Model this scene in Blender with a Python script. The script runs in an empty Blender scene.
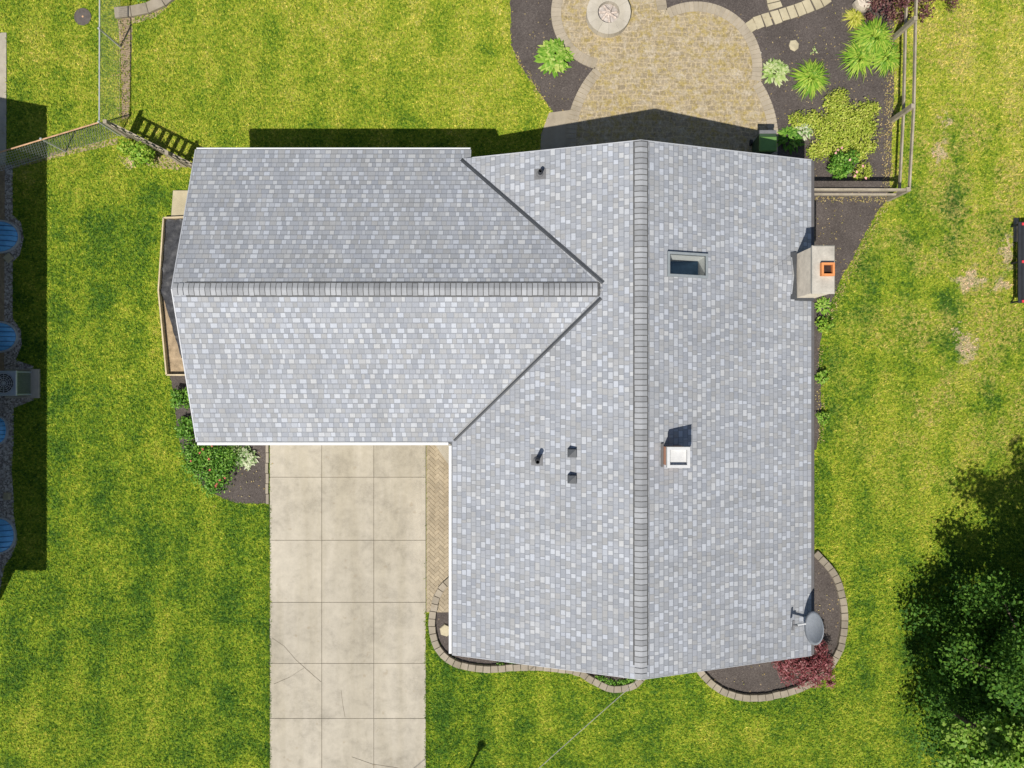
import bpy, math, random
import numpy as np
from mathutils import Vector

# ------------------------------------------------------------------ camera, world, sun, exposure
scene = bpy.context.scene
COL = scene.collection
FOC, HCAM = 781.0, 25.0                     # focal length in pixels, height of the camera in metres
cam_d = bpy.data.cameras.new('camera')
cam_d.sensor_width = 36.0
cam_d.lens = FOC / 1024.0 * 36.0
cam_d.clip_start = 0.1
cam_d.clip_end = 2000.0
cam = bpy.data.objects.new('camera', cam_d)
cam.location = (0, 0, HCAM)
COL.objects.link(cam)
scene.camera = cam

SH = (0.265, 0.54)                           # where a point one metre up throws its shadow
SUN_EL = math.atan2(1.0, math.hypot(*SH))
world = bpy.data.worlds.new('World')
scene.world = world
world.use_nodes = True
wn = world.node_tree
wn.nodes.clear()
sky = wn.nodes.new('ShaderNodeTexSky')
sky.sky_type = 'NISHITA'
sky.sun_disc = False
sky.sun_elevation = SUN_EL
sky.sun_rotation = math.atan2(-SH[0], -SH[1])
bgn = wn.nodes.new('ShaderNodeBackground')
bgn.inputs['Strength'].default_value = 0.075
wout = wn.nodes.new('ShaderNodeOutputWorld')
wn.links.new(sky.outputs[0], bgn.inputs[0])
wn.links.new(bgn.outputs[0], wout.inputs[0])

sun_d = bpy.data.lights.new('sun', 'SUN')
sun_d.energy = 5.0
sun_d.angle = math.radians(0.5)
sun_d.color = (1.0, 0.955, 0.88)
sun = bpy.data.objects.new('sun', sun_d)
sun.rotation_euler = Vector((SH[0], SH[1], -1.0)).to_track_quat('-Z', 'Y').to_euler()
sun.location = (-10, -20, 40)
COL.objects.link(sun)

scene.view_settings.view_transform = 'Standard'
scene.view_settings.look = 'None'
scene.view_settings.gamma = 1.0
scene.view_settings.use_curve_mapping = False
scene.view_settings.exposure = 0.12
scene.render.engine = 'CYCLES'
scene.cycles.max_bounces = 5
scene.cycles.diffuse_bounces = 2
scene.cycles.glossy_bounces = 2
scene.cycles.transmission_bounces = 3
scene.cycles.transparent_max_bounces = 6

rng = np.random.default_rng(11)
random.seed(5)


def P(px, py, z=0.0):
    """place on the plot, in metres, of a spot measured on the survey photograph, at its real height z"""
    k = (HCAM - z) / FOC
    return ((px - 512) * k, (384 - py) * k, z)


def PL(pts, z=0.0):
    return [P(a, b, z) for a, b in pts]


# ------------------------------------------------------------------ node helpers
def mat(name):
    m = bpy.data.materials.new(name)
    m.use_nodes = True
    nt = m.node_tree
    nt.nodes.clear()
    out = nt.nodes.new('ShaderNodeOutputMaterial')
    b = nt.nodes.new('ShaderNodeBsdfPrincipled')
    nt.links.new(b.outputs[0], out.inputs[0])
    b.inputs['Roughness'].default_value = 0.85
    b.inputs['Specular IOR Level'].default_value = 0.25
    return m, nt, b, out


def put(nt, v, sock):
    if hasattr(v, 'links'):
        nt.links.new(v, sock)
    else:
        if isinstance(v, (tuple, list)) and len(v) == 3 and sock.type == 'RGBA':
            v = (*v, 1.0)
        sock.default_value = v


def M(nt, op, a, b=None, c=None, clamp=False):
    n = nt.nodes.new('ShaderNodeMath')
    n.operation = op
    n.use_clamp = clamp
    put(nt, a, n.inputs[0])
    if b is not None:
        put(nt, b, n.inputs[1])
    if c is not None:
        put(nt, c, n.inputs[2])
    return n.outputs[0]


def mix(nt, f, a, b, mode='MIX'):
    n = nt.nodes.new('ShaderNodeMix')
    n.data_type = 'RGBA'
    n.blend_type = mode
    put(nt, f, n.inputs[0])
    put(nt, a, n.inputs[6])
    put(nt, b, n.inputs[7])
    return n.outputs[2]


def pos(nt):
    return nt.nodes.new('ShaderNodeNewGeometry').outputs['Position']


def island(nt):
    return nt.nodes.new('ShaderNodeNewGeometry').outputs['Random Per Island']


def noise(nt, vec, scale, detail=3.0, rough=0.55, dist=0.0, out=0):
    n = nt.nodes.new('ShaderNodeTexNoise')
    put(nt, vec, n.inputs['Vector'])
    n.inputs['Scale'].default_value = scale
    n.inputs['Detail'].default_value = detail
    n.inputs['Roughness'].default_value = rough
    n.inputs['Distortion'].default_value = dist
    return n.outputs[out]


def ramp(nt, f, stops, interp='LINEAR'):
    n = nt.nodes.new('ShaderNodeValToRGB')
    put(nt, f, n.inputs[0])
    cr = n.color_ramp
    cr.interpolation = interp
    while len(cr.elements) > 1:
        cr.elements.remove(cr.elements[-1])
    cr.elements[0].position = stops[0][0]
    c = stops[0][1]
    cr.elements[0].color = (*c, 1) if isinstance(c, tuple) else (c, c, c, 1)
    for p_, c in stops[1:]:
        e = cr.elements.new(p_)
        e.color = (*c, 1) if isinstance(c, tuple) else (c, c, c, 1)
    return n.outputs[0]


def sstep(nt, v, lo, hi):
    n = nt.nodes.new('ShaderNodeMapRange')
    n.interpolation_type = 'SMOOTHSTEP'
    put(nt, v, n.inputs[0])
    n.inputs[1].default_value = lo
    n.inputs[2].default_value = hi
    return n.outputs[0]


def bump(nt, b, h, strength=0.5, dist=0.02):
    n = nt.nodes.new('ShaderNodeBump')
    n.inputs['Strength'].default_value = strength
    n.inputs['Distance'].default_value = dist
    put(nt, h, n.inputs['Height'])
    nt.links.new(n.outputs[0], b.inputs['Normal'])


def plain(name, col, rough=0.6, spec=0.3, var=0.12, scale=6.0, metal=0.0, isl=0.0, fine=40.0):
    m, nt, b, out = mat(name)
    p_ = pos(nt)
    n1 = noise(nt, p_, scale, 4)
    n2 = noise(nt, p_, fine, 2)
    f = M(nt, 'ADD', M(nt, 'MULTIPLY', n1, 0.65), M(nt, 'MULTIPLY', n2, 0.35))
    lo = tuple(max(0, c * (1 - 2 * var)) for c in col)
    hi = tuple(min(1, c * (1 + 2 * var)) for c in col)
    c = ramp(nt, f, [(0.3, lo), (0.7, hi)])
    if isl:
        k = M(nt, 'ADD', 1 - isl, M(nt, 'MULTIPLY', island(nt), 2 * isl))
        c = mix(nt, 1.0, c, k, 'MULTIPLY')
    put(nt, c, b.inputs['Base Color'])
    b.inputs['Roughness'].default_value = rough
    b.inputs['Specular IOR Level'].default_value = spec
    b.inputs['Metallic'].default_value = metal
    bump(nt, b, f, 0.25, 0.01)
    return m


def leafy(name, cols, transl=0.3, rough=0.5, nscale=2.5):
    """leaves: colour differs from leaf to leaf and a little from clump to clump"""
    m, nt, b, out = mat(name)
    f = M(nt, 'ADD', M(nt, 'MULTIPLY', island(nt), 0.7), M(nt, 'MULTIPLY', noise(nt, pos(nt), nscale, 2), 0.42))
    st = [((i + 0.5) / len(cols), c) for i, c in enumerate(cols)]
    c = ramp(nt, f, st)
    put(nt, c, b.inputs['Base Color'])
    b.inputs['Roughness'].default_value = rough
    t = nt.nodes.new('ShaderNodeBsdfTranslucent')
    put(nt, mix(nt, 1.0, c, (1.2, 1.25, 0.6), 'MULTIPLY'), t.inputs[0])
    ms = nt.nodes.new('ShaderNodeMixShader')
    ms.inputs[0].default_value = transl
    nt.links.new(b.outputs[0], ms.inputs[1])
    nt.links.new(t.outputs[0], ms.inputs[2])
    nt.links.new(ms.outputs[0], out.inputs[0])
    return m


# ------------------------------------------------------------------ materials
def lawn_colour(nt, p_):
    sx = nt.nodes.new('ShaderNodeSeparateXYZ')
    nt.links.new(p_, sx.inputs[0])
    x, y = sx.outputs[0], sx.outputs[1]
    big = noise(nt, p_, 0.22, 3, 0.6, 0.6)
    mid = noise(nt, p_, 1.1, 4, 0.65, 0.5)
    small = noise(nt, p_, 5.5, 3, 0.6)
    # back yard and the right-hand side are drier, the left and lower parts darker green
    back = sstep(nt, y, 4.0, 10.0)
    east = sstep(nt, x, 9.0, 13.5)
    left = sstep(nt, x, -7.0, -12.0)
    stripe = M(nt, 'MULTIPLY', M(nt, 'SINE', M(nt, 'MULTIPLY', M(nt, 'ADD', x, M(nt, 'MULTIPLY', big, 1.2)), 4.6)), 0.03)
    tuft = noise(nt, p_, 11.0, 2, 0.6)
    bigw = noise(nt, p_, 0.8, 4, 0.7, 0.4)
    d = M(nt, 'ADD', M(nt, 'MULTIPLY', big, 0.40), M(nt, 'MULTIPLY', mid, 0.42))
    d = M(nt, 'ADD', d, M(nt, 'MULTIPLY', small, 0.24))
    d = M(nt, 'ADD', d, M(nt, 'MULTIPLY', tuft, 0.42))
    d = M(nt, 'ADD', d, M(nt, 'SUBTRACT', stripe, 0.215))
    d = M(nt, 'ADD', d, M(nt, 'MULTIPLY', back, 0.095))
    d = M(nt, 'ADD', d, M(nt, 'MULTIPLY', east, 0.03))
    d = M(nt, 'SUBTRACT', d, M(nt, 'MULTIPLY', left, 0.02))
    d = M(nt, 'SUBTRACT', d, M(nt, 'MULTIPLY', sstep(nt, y, -3.0, -11.0), 0.028))
    d = M(nt, 'SUBTRACT', d, M(nt, 'MULTIPLY', M(nt, 'MULTIPLY', east, sstep(nt, y, -2.0, -7.0)), 0.055))
    wob = noise(nt, p_, 2.0, 5, 0.75, 0.0, 1)

    def spot(px, py, rx, ry):
        """soft-edged patch of the lawn, ragged by noise"""
        cx, cy, _ = P(px, py)
        vx = M(nt, 'ADD', M(nt, 'SUBTRACT', x, cx), M(nt, 'MULTIPLY', M(nt, 'SUBTRACT', wx, 0.5), 2.0))
        vy = M(nt, 'ADD', M(nt, 'SUBTRACT', y, cy), M(nt, 'MULTIPLY', M(nt, 'SUBTRACT', wy, 0.5), 2.0))
        k = HCAM / FOC
        q = M(nt, 'ADD', M(nt, 'POWER', M(nt, 'DIVIDE', vx, rx * k), 2.0), M(nt, 'POWER', M(nt, 'DIVIDE', vy, ry * k), 2.0))
        return sstep(nt, q, 1.5, 0.25)
    sw = nt.nodes.new('ShaderNodeSeparateColor')
    nt.links.new(wob, sw.inputs[0])
    wx, wy = sw.outputs[0], sw.outputs[1]

    def patches(lst):
        f = None
        for q in lst:
            g_ = spot(*q)
            f = g_ if f is None else M(nt, 'MAXIMUM', f, g_)
        return f
    lush = patches([(955, 205, 14, 18), (1000, 228, 12, 18), (953, 250, 16, 14), (950, 300, 18, 14), (1010, 352, 12, 22), (945, 345, 18, 16), (985, 400, 20, 20), (925, 60, 12, 25)])
    dry = patches([(985, 265, 26, 50), (940, 170, 14, 60), (990, 330, 24, 30), (1005, 190, 16, 40), (960, 40, 18, 40)])
    d = M(nt, 'ADD', d, M(nt, 'MULTIPLY', dry, 0.05))
    d = M(nt, 'SUBTRACT', d, M(nt, 'MULTIPLY', lush, 0.10))
    c = ramp(nt, d, [(0.38, (0.065, 0.150, 0.018)), (0.48, (0.160, 0.262, 0.020)), (0.57, (0.275, 0.360, 0.028)),
                     (0.68, (0.40, 0.43, 0.05)), (0.80, (0.54, 0.50, 0.12))])
    straw = M(nt, 'MULTIPLY', M(nt, 'MAXIMUM', dry, M(nt, 'MULTIPLY', M(nt, 'MULTIPLY', east, sstep(nt, y, -5.0, -0.5)), sstep(nt, bigw, 0.44, 0.62))), sstep(nt, M(nt, 'ADD', tuft, small), 0.85, 1.15))
    c = mix(nt, M(nt, 'MULTIPLY', straw, 0.8), c, (0.46, 0.395, 0.115))
    soil = patches([(967, 281, 13, 9), (966, 347, 7, 15), (945, 122, 4, 9), (940, 152, 5, 11), (1000, 285, 8, 6), (963, 330, 5, 5), (1008, 250, 5, 20), (130, 160, 6, 3)])
    c = mix(nt, M(nt, 'MULTIPLY', soil, 0.85), c, (0.58, 0.46, 0.29))
    return c


def make_lawn_mats():
    m, nt, b, out = mat('lawn_soil_and_thatch')
    p_ = pos(nt)
    c = lawn_colour(nt, p_)
    g = noise(nt, p_, 30, 3, 0.7)
    k = ramp(nt, g, [(0.3, 0.45), (0.7, 1.1)])
    put(nt, mix(nt, 1.0, c, k, 'MULTIPLY'), b.inputs['Base Color'])
    b.inputs['Specular IOR Level'].default_value = 0.05
    bump(nt, b, g, 0.8, 0.04)
    m2, nt, b, out = mat('grass_blades')
    p_ = pos(nt)
    c = lawn_colour(nt, p_)
    r = island(nt)
    k = ramp(nt, r, [(0.0, (0.35, 0.48, 0.4)), (0.4, (0.85, 0.94, 0.9)), (0.8, (1.4, 1.28, 1.2)), (1.0, (2.1, 1.65, 2.6))])
    c = mix(nt, 1.0, c, k, 'MULTIPLY')
    put(nt, c, b.inputs['Base Color'])
    b.inputs['Roughness'].default_value = 0.6
    b.inputs['Specular IOR Level'].default_value = 0.15
    t = nt.nodes.new('ShaderNodeBsdfTranslucent')
    put(nt, c, t.inputs[0])
    ms = nt.nodes.new('ShaderNodeMixShader')
    ms.inputs[0].default_value = 0.3
    nt.links.new(b.outputs[0], ms.inputs[1])
    nt.links.new(t.outputs[0], ms.inputs[2])
    nt.links.new(ms.outputs[0], out.inputs[0])
    return m, m2


MAT_LAWN, MAT_BLADE = make_lawn_mats()


def make_shingles():
    m, nt, b, out = mat('asphalt_shingles')
    uv = nt.nodes.new('ShaderNodeUVMap')
    s = nt.nodes.new('ShaderNodeSeparateXYZ')
    nt.links.new(uv.outputs[0], s.inputs[0])
    u, v = s.outputs[0], s.outputs[1]
    vr = M(nt, 'DIVIDE', v, 0.146)
    row = M(nt, 'FLOOR', vr)
    fv = M(nt, 'FRACT', vr)
    def wn(i, seed):
        cv = nt.nodes.new('ShaderNodeCombineXYZ')
        put(nt, i, cv.inputs[0])
        put(nt, row, cv.inputs[1])
        cv.inputs[2].default_value = seed
        n_ = nt.nodes.new('ShaderNodeTexWhiteNoise')
        n_.noise_dimensions = '3D'
        nt.links.new(cv.outputs[0], n_.inputs['Vector'])
        sc_ = nt.nodes.new('ShaderNodeSeparateColor')
        nt.links.new(n_.outputs['Color'], sc_.inputs[0])
        return sc_.outputs
    q = M(nt, 'ADD', M(nt, 'DIVIDE', u, 0.148), M(nt, 'MULTIPLY', wn(0.0, 1.5)[0], 6.0))
    k = M(nt, 'ROUND', q)
    bd = M(nt, 'ADD', k, M(nt, 'MULTIPLY', M(nt, 'SUBTRACT', wn(k, 2.5)[0], 0.5), 0.62))
    cell = M(nt, 'SUBTRACT', k, M(nt, 'LESS_THAN', q, bd))
    gapd = M(nt, 'ABSOLUTE', M(nt, 'SUBTRACT', q, bd))
    rg = wn(cell, 3.5)
    par = M(nt, 'FLOORED_MODULO', cell, 2.0)
    R = M(nt, 'ADD', M(nt, 'MULTIPLY', rg[0], 0.60), M(nt, 'MULTIPLY', par, 0.40))
    G = rg[1]
    tone = ramp(nt, R, [(0.0, (0.272, 0.281, 0.295)), (0.22, (0.296, 0.304, 0.316)), (0.44, (0.312, 0.319, 0.33)),
                        (0.58, (0.35, 0.36, 0.375)), (0.72, (0.395, 0.407, 0.424)), (0.9, (0.415, 0.427, 0.444))], 'CONSTANT')
    hue = ramp(nt, G, [(0.0, (0.965, 0.99, 1.05)), (0.5, (0.985, 1.0, 1.03)), (1.0, (1.015, 1.0, 0.975))])
    c = mix(nt, 1.0, tone, hue, 'MULTIPLY')
    p_ = pos(nt)
    big = ramp(nt, noise(nt, p_, 0.5, 4, 0.6), [(0.3, 0.96), (0.7, 1.06)])
    c = mix(nt, 1.0, c, big, 'MULTIPLY')
    st = nt.nodes.new('ShaderNodeCombineXYZ')
    put(nt, M(nt, 'MULTIPLY', u, 1.3), st.inputs[0])
    put(nt, M(nt, 'MULTIPLY', v, 0.16), st.inputs[1])
    c = mix(nt, 1.0, c, ramp(nt, noise(nt, st.outputs[0], 1.0, 4, 0.65, 0.2), [(0.32, (0.94, 0.935, 0.925)), (0.6, (1.04, 1.04, 1.04))]), 'MULTIPLY')
    gran = ramp(nt, noise(nt, p_, 90, 2, 0.7), [(0.3, 0.82), (0.7, 1.16)])
    c = mix(nt, 1.0, c, gran, 'MULTIPLY')
    butt_shade = M(nt, 'LESS_THAN', fv, 0.17)  # painted shadow line at the foot of each course
    gap = M(nt, 'LESS_THAN', gapd, 0.055)
    edge = M(nt, 'MAXIMUM', butt_shade, gap)
    c = mix(nt, M(nt, 'MULTIPLY', edge, M(nt, 'ADD', 0.34, M(nt, 'MULTIPLY', M(nt, 'GREATER_THAN', R, 0.6), 0.24))), c, (0.09, 0.095, 0.11))
    put(nt, c, b.inputs['Base Color'])
    b.inputs['Roughness'].default_value = 0.9
    b.inputs['Specular IOR Level'].default_value = 0.15
    h = M(nt, 'ADD', M(nt, 'MULTIPLY', M(nt, 'GREATER_THAN', R, 0.48), 0.45), M(nt, 'SUBTRACT', 1.0, fv))
    bump(nt, b, h, 0.55, 0.012)
    return m


MAT_SHINGLE = make_shingles()


def make_concrete(name, base, isl=0.05, stain=0.18):
    m, nt, b, out = mat(name)
    p_ = pos(nt)
    n0 = noise(nt, p_, 0.45, 4, 0.6, 0.5)
    n1 = noise(nt, p_, 2.2, 5, 0.65, 0.4)
    n2 = noise(nt, p_, 45, 3, 0.7)
    n3 = noise(nt, p_, 7, 4, 0.7)
    f = M(nt, 'ADD', M(nt, 'MULTIPLY', n0, 0.3), M(nt, 'ADD', M(nt, 'MULTIPLY', n1, 0.35), M(nt, 'ADD', M(nt, 'MULTIPLY', n2, 0.18), M(nt, 'MULTIPLY', n3, 0.17))))
    c = ramp(nt, f, [(0.34, tuple(k * (1 - 1.6 * stain) for k in base)), (0.5, base), (0.66, tuple(min(1, k * (1 + stain)) for k in base))])
    k = M(nt, 'ADD', 1 - isl, M(nt, 'MULTIPLY', island(nt), 2 * isl))
    c = mix(nt, 1.0, c, k, 'MULTIPLY')
    mp = nt.nodes.new('ShaderNodeMapping')
    mp.inputs['Scale'].default_value = (1.5, 0.13, 1.0)
    nt.links.new(p_, mp.inputs[0])
    c = mix(nt, 1.0, c, ramp(nt, noise(nt, mp.outputs[0], 1.0, 4, 0.6, 0.2), [(0.35, (0.91, 0.90, 0.87)), (0.6, (1.04, 1.04, 1.05))]), 'MULTIPLY')
    spots = sstep(nt, noise(nt, p_, 3.3, 2, 0.5), 0.66, 0.75)
    c = mix(nt, M(nt, 'MULTIPLY', spots, 0.28), c, (0.22, 0.16, 0.09))
    put(nt, c, b.inputs['Base Color'])
    bump(nt, b, n2, 0.25, 0.01)
    return m


MAT_CONC = make_concrete('weathered_concrete', (0.385, 0.348, 0.278), 0.05, 0.22)
MAT_PAVER = make_concrete('tan_paver', (0.335, 0.28, 0.195), 0.12, 0.15)
MAT_EDGE = make_concrete('grey_tan_edging_stone', (0.285, 0.247, 0.19), 0.12, 0.2)
MAT_STEP = make_concrete('sandy_stepping_stone', (0.43, 0.375, 0.25), 0.08, 0.2)
MAT_RING = make_concrete('pale_fire_pit_stone', (0.46, 0.42, 0.35), 0.05, 0.15)
MAT_BORDER = make_concrete('patio_border_stone', (0.345, 0.295, 0.22), 0.07, 0.18)


def make_patio():
    m, nt, b, out = mat('mossy_patio_pavers')
    p_ = pos(nt)
    br = nt.nodes.new('ShaderNodeTexBrick')
    wv = nt.nodes.new('ShaderNodeVectorMath')
    wv.operation = 'MULTIPLY_ADD'
    put(nt, noise(nt, p_, 1.6, 2, 0.5, 0.0, 1), wv.inputs[0])
    wv.inputs[1].default_value = (0.22, 0.22, 0.0)
    put(nt, p_, wv.inputs[2])
    put(nt, wv.outputs[0], br.inputs['Vector'])
    br.offset = 0.5
    br.squash = 0.65
    br.squash_frequency = 3
    br.inputs['Scale'].default_value = 1.0
    br.inputs['Brick Width'].default_value = 0.24
    br.inputs['Row Height'].default_value = 0.17
    br.inputs['Mortar Size'].default_value = 0.022
    br.inputs['Mortar Smooth'].default_value = 0.4
    br.inputs['Color1'].default_value = (0.27, 0.22, 0.145, 1)
    br.inputs['Color2'].default_value = (0.36, 0.295, 0.20, 1)
    br.inputs['Mortar'].default_value = (0.41, 0.33, 0.21, 1)
    n1 = noise(nt, p_, 0.9, 4, 0.65, 0.5)
    moss = sstep(nt, M(nt, 'ADD', noise(nt, p_, 4.5, 4, 0.75, 0.3), M(nt, 'MULTIPLY', n1, 0.25)), 0.57, 0.76)
    c = mix(nt, M(nt, 'MULTIPLY', moss, 0.7), br.outputs['Color'], (0.33, 0.25, 0.065))
    pale = sstep(nt, noise(nt, p_, 2.6, 5, 0.75, 0.6), 0.48, 0.66)
    c = mix(nt, M(nt, 'MULTIPLY', pale, 0.75), c, (0.43, 0.372, 0.28))
    dk = sstep(nt, noise(nt, p_, 8.0, 4, 0.75), 0.52, 0.64)
    c = mix(nt, M(nt, 'MULTIPLY', dk, 0.55), c, (0.2, 0.155, 0.075))
    fine = ramp(nt, noise(nt, p_, 19, 3, 0.8), [(0.3, 0.66), (0.7, 1.3)])
    c = mix(nt, 1.0, c, fine, 'MULTIPLY')
    put(nt, c, b.inputs['Base Color'])
    bump(nt, b, br.outputs['Fac'], -0.5, 0.012)
    return m


MAT_PATIO = make_patio()


def make_mulch():
    m, nt, b, out = mat('dark_shredded_mulch')
    p_ = pos(nt)
    n1 = noise(nt, p_, 24, 4, 0.75, 1.2)
    n2 = noise(nt, p_, 1.2, 3)
    c = ramp(nt, n1, [(0.3, (0.052, 0.042, 0.038)), (0.5, (0.096, 0.081, 0.073)), (0.72, (0.175, 0.15, 0.132))])
    c = mix(nt, 1.0, c, ramp(nt, n2, [(0.3, 0.85), (0.7, 1.15)]), 'MULTIPLY')
    ch = sstep(nt, noise(nt, p_, 9.5, 1, 0.4), 0.735, 0.76)
    c = mix(nt, M(nt, 'MULTIPLY', ch, 0.75), c, (0.32, 0.24, 0.14))
    put(nt, c, b.inputs['Base Color'])
    b.inputs['Specular IOR Level'].default_value = 0.1
    bump(nt, b, n1, 0.9, 0.03)
    return m


MAT_MULCH = make_mulch()


def make_gravel():
    m, nt, b, out = mat('river_gravel')
    vo = nt.nodes.new('ShaderNodeTexVoronoi')
    put(nt, pos(nt), vo.inputs['Vector'])
    vo.inputs['Scale'].default_value = 22
    s = nt.nodes.new('ShaderNodeSeparateColor')
    nt.links.new(vo.outputs['Color'], s.inputs[0])
    c = ramp(nt, s.outputs[0], [(0, (0.16, 0.13, 0.11)), (0.5, (0.34, 0.29, 0.25)), (1, (0.6, 0.55, 0.5))])
    put(nt, c, b.inputs['Base Color'])
    bump(nt, b, vo.outputs['Distance'], -0.8, 0.04)
    return m


MAT_GRAVEL = make_gravel()


def make_siding():
    m, nt, b, out = mat('pale_lap_siding')
    s = nt.nodes.new('ShaderNodeSeparateXYZ')
    nt.links.new(pos(nt), s.inputs[0])
    f = M(nt, 'FRACT', M(nt, 'DIVIDE', s.outputs[2], 0.11))
    c = mix(nt, M(nt, 'MULTIPLY', M(nt, 'LESS_THAN', f, 0.08), 0.5), (0.62, 0.60, 0.54), (0.3, 0.29, 0.26))
    put(nt, c, b.inputs['Base Color'])
    bump(nt, b, f, -0.6, 0.015)
    return m


MAT_SIDING = make_siding()


def make_brick():
    m, nt, b, out = mat('chimney_brick')
    br = nt.nodes.new('ShaderNodeTexBrick')
    mp = nt.nodes.new('ShaderNodeMapping')
    mp.inputs['Rotation'].default_value = (math.radians(90), 0, math.radians(15))
    nt.links.new(pos(nt), mp.inputs[0])
    put(nt, mp.outputs[0], br.inputs['Vector'])
    br.inputs['Brick Width'].default_value = 0.21
    br.inputs['Row Height'].default_value = 0.075
    br.inputs['Mortar Size'].default_value = 0.01
    br.inputs['Scale'].default_value = 1
    br.inputs['Color1'].default_value = (0.52, 0.2, 0.1, 1)
    br.inputs['Color2'].default_value = (0.62, 0.27, 0.15, 1)
    br.inputs['Mortar'].default_value = (0.5, 0.4, 0.32, 1)
    put(nt, br.outputs['Color'], b.inputs['Base Color'])
    return m


MAT_BRICK = make_brick()


def make_glass(name, tint=(0.8, 0.9, 0.95), gl=0.1):
    m, nt, b, out = mat(name)
    t = nt.nodes.new('ShaderNodeBsdfTransparent')
    t.inputs[0].default_value = (*tint, 1)
    g = nt.nodes.new('ShaderNodeBsdfGlossy')
    g.inputs['Roughness'].default_value = 0.03
    ms = nt.nodes.new('ShaderNodeMixShader')
    fr = nt.nodes.new('ShaderNodeFresnel')
    fr.inputs[0].default_value = 1.45
    nt.links.new(fr.outputs[0], ms.inputs[0])
    nt.links.new(t.outputs[0], ms.inputs[1])
    nt.links.new(g.outputs[0], ms.inputs[2])
    nt.links.new(ms.outputs[0], out.inputs[0])
    return m


MAT_GLASS = make_glass('skylight_glass', (0.96, 0.98, 0.98))
MAT_WHITE = plain('white_painted_metal', (0.66, 0.665, 0.665), 0.4, 0.4, 0.03)
MAT_DRIP = plain('pale_drip_edge', (0.42, 0.43, 0.45), 0.5, 0.4, 0.05)
MAT_DARKMETAL = plain('dark_grey_flashing', (0.05, 0.054, 0.06), 0.45, 0.5, 0.12, 3)
MAT_DKEDGE = plain('dark_edge', (0.10, 0.095, 0.095), 0.5, 0.4, 0.1)
MAT_RIDGECAP = plain('ridge_cap_shingle', (0.30, 0.307, 0.318), 0.9, 0.15, 0.06, 8, 0, 0.2, 80)
MAT_RIDGEVENT = plain('ridge_vent_shade', (0.10, 0.10, 0.10), 0.8, 0.1, 0.15, 10)  # black paints the shade at the vent opening beside the caps
MAT_PARGE = plain('parged_chimney_tan', (0.70, 0.62, 0.50), 0.9, 0.1, 0.10, 5, fine=30)
MAT_CROWN = plain('chimney_crown_mortar', (0.42, 0.39, 0.335), 0.9, 0.1, 0.12, 4, fine=30)
MAT_CLAY = plain('orange_clay_flue', (0.62, 0.24, 0.085), 0.8, 0.2, 0.08)
MAT_FLUEDARK = plain('flue_dark', (0.05, 0.03, 0.025), 0.95, 0.05, 0.2)
MAT_GALV = plain('galvanised_steel', (0.55, 0.56, 0.57), 0.4, 0.5, 0.08, metal=0.3)
MAT_RUST = plain('rusty_rail', (0.5, 0.3, 0.17), 0.7, 0.3, 0.2)
MAT_BLACK = plain('black_rubber', (0.025, 0.027, 0.032), 0.6, 0.3, 0.15)
MAT_LEAD = plain('lead_grey', (0.15, 0.15, 0.155), 0.6, 0.3, 0.1)
MAT_DISH = plain('dish_grey_paint', (0.24, 0.26, 0.285), 0.3, 0.5, 0.06, 12)
MAT_OLDWOOD = plain('weathered_grey_wood', (0.33, 0.285, 0.215), 0.9, 0.1, 0.16, 3, isl=0.08, fine=28)
MAT_NEWWOOD = plain('tan_board', (0.50, 0.41, 0.27), 0.85, 0.1, 0.13, 4, isl=0.08)
MAT_DKWOOD = plain('stained_fence_wood', (0.30, 0.24, 0.18), 0.9, 0.1, 0.18, 4, isl=0.1)
MAT_PLASTIC = plain('black_plastic_sheet', (0.05, 0.05, 0.052), 0.3, 0.5, 0.3, 8)
MAT_DIRT = plain('dry_soil', (0.33, 0.25, 0.16), 0.95, 0.05, 0.2, 8, fine=30)
MAT_TWIG = plain('bark', (0.13, 0.10, 0.075), 0.95, 0.05, 0.2)
MAT_BLUE = plain('blue_polycarbonate', (0.13, 0.42, 0.78), 0.25, 0.5, 0.1)
MAT_ACGREY = plain('air_conditioner_paint', (0.30, 0.34, 0.38), 0.45, 0.4, 0.06)
MAT_ACDARK = plain('coil_louvre', (0.20, 0.23, 0.17), 0.6, 0.3, 0.15, 30)
MAT_GREENBIN = plain('green_plastic_lid', (0.12, 0.24, 0.06), 0.5, 0.4, 0.08)
MAT_BINDARK = plain('dark_green_plastic', (0.03, 0.06, 0.03), 0.5, 0.4, 0.08)
MAT_LID = plain('cast_iron_lid', (0.10, 0.085, 0.075), 0.7, 0.3, 0.15, 10)
MAT_RED = plain('red_plastic', (0.6, 0.05, 0.06), 0.45, 0.4, 0.06)
MAT_ASH = plain('fire_pit_ash', (0.42, 0.38, 0.35), 0.95, 0.05, 0.25, 14)
MAT_JOINT = plain('sandy_joint', (0.10, 0.08, 0.055), 0.95, 0.05, 0.3, 3)
MAT_LOG = plain('pale_burnt_log', (0.50, 0.42, 0.36), 0.9, 0.1, 0.25, 9, isl=0.3)
MAT_BOULDER = plain('tan_boulder', (0.48, 0.42, 0.34), 0.9, 0.1, 0.15, 5)
MAT_ROSE = plain('rose_petals', (0.55, 0.13, 0.10), 0.6, 0.2, 0.15, isl=0.25)
MAT_PINK = plain('pink_petals', (0.75, 0.38, 0.36), 0.6, 0.2, 0.15, isl=0.2)
MAT_WIRE = plain('weathered_cable', (0.30, 0.29, 0.26), 0.6, 0.3, 0.1)
MAT_NROOF = plain('neighbour_shingles', (0.2, 0.19, 0.18), 0.9, 0.1, 0.12, 8)

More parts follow.
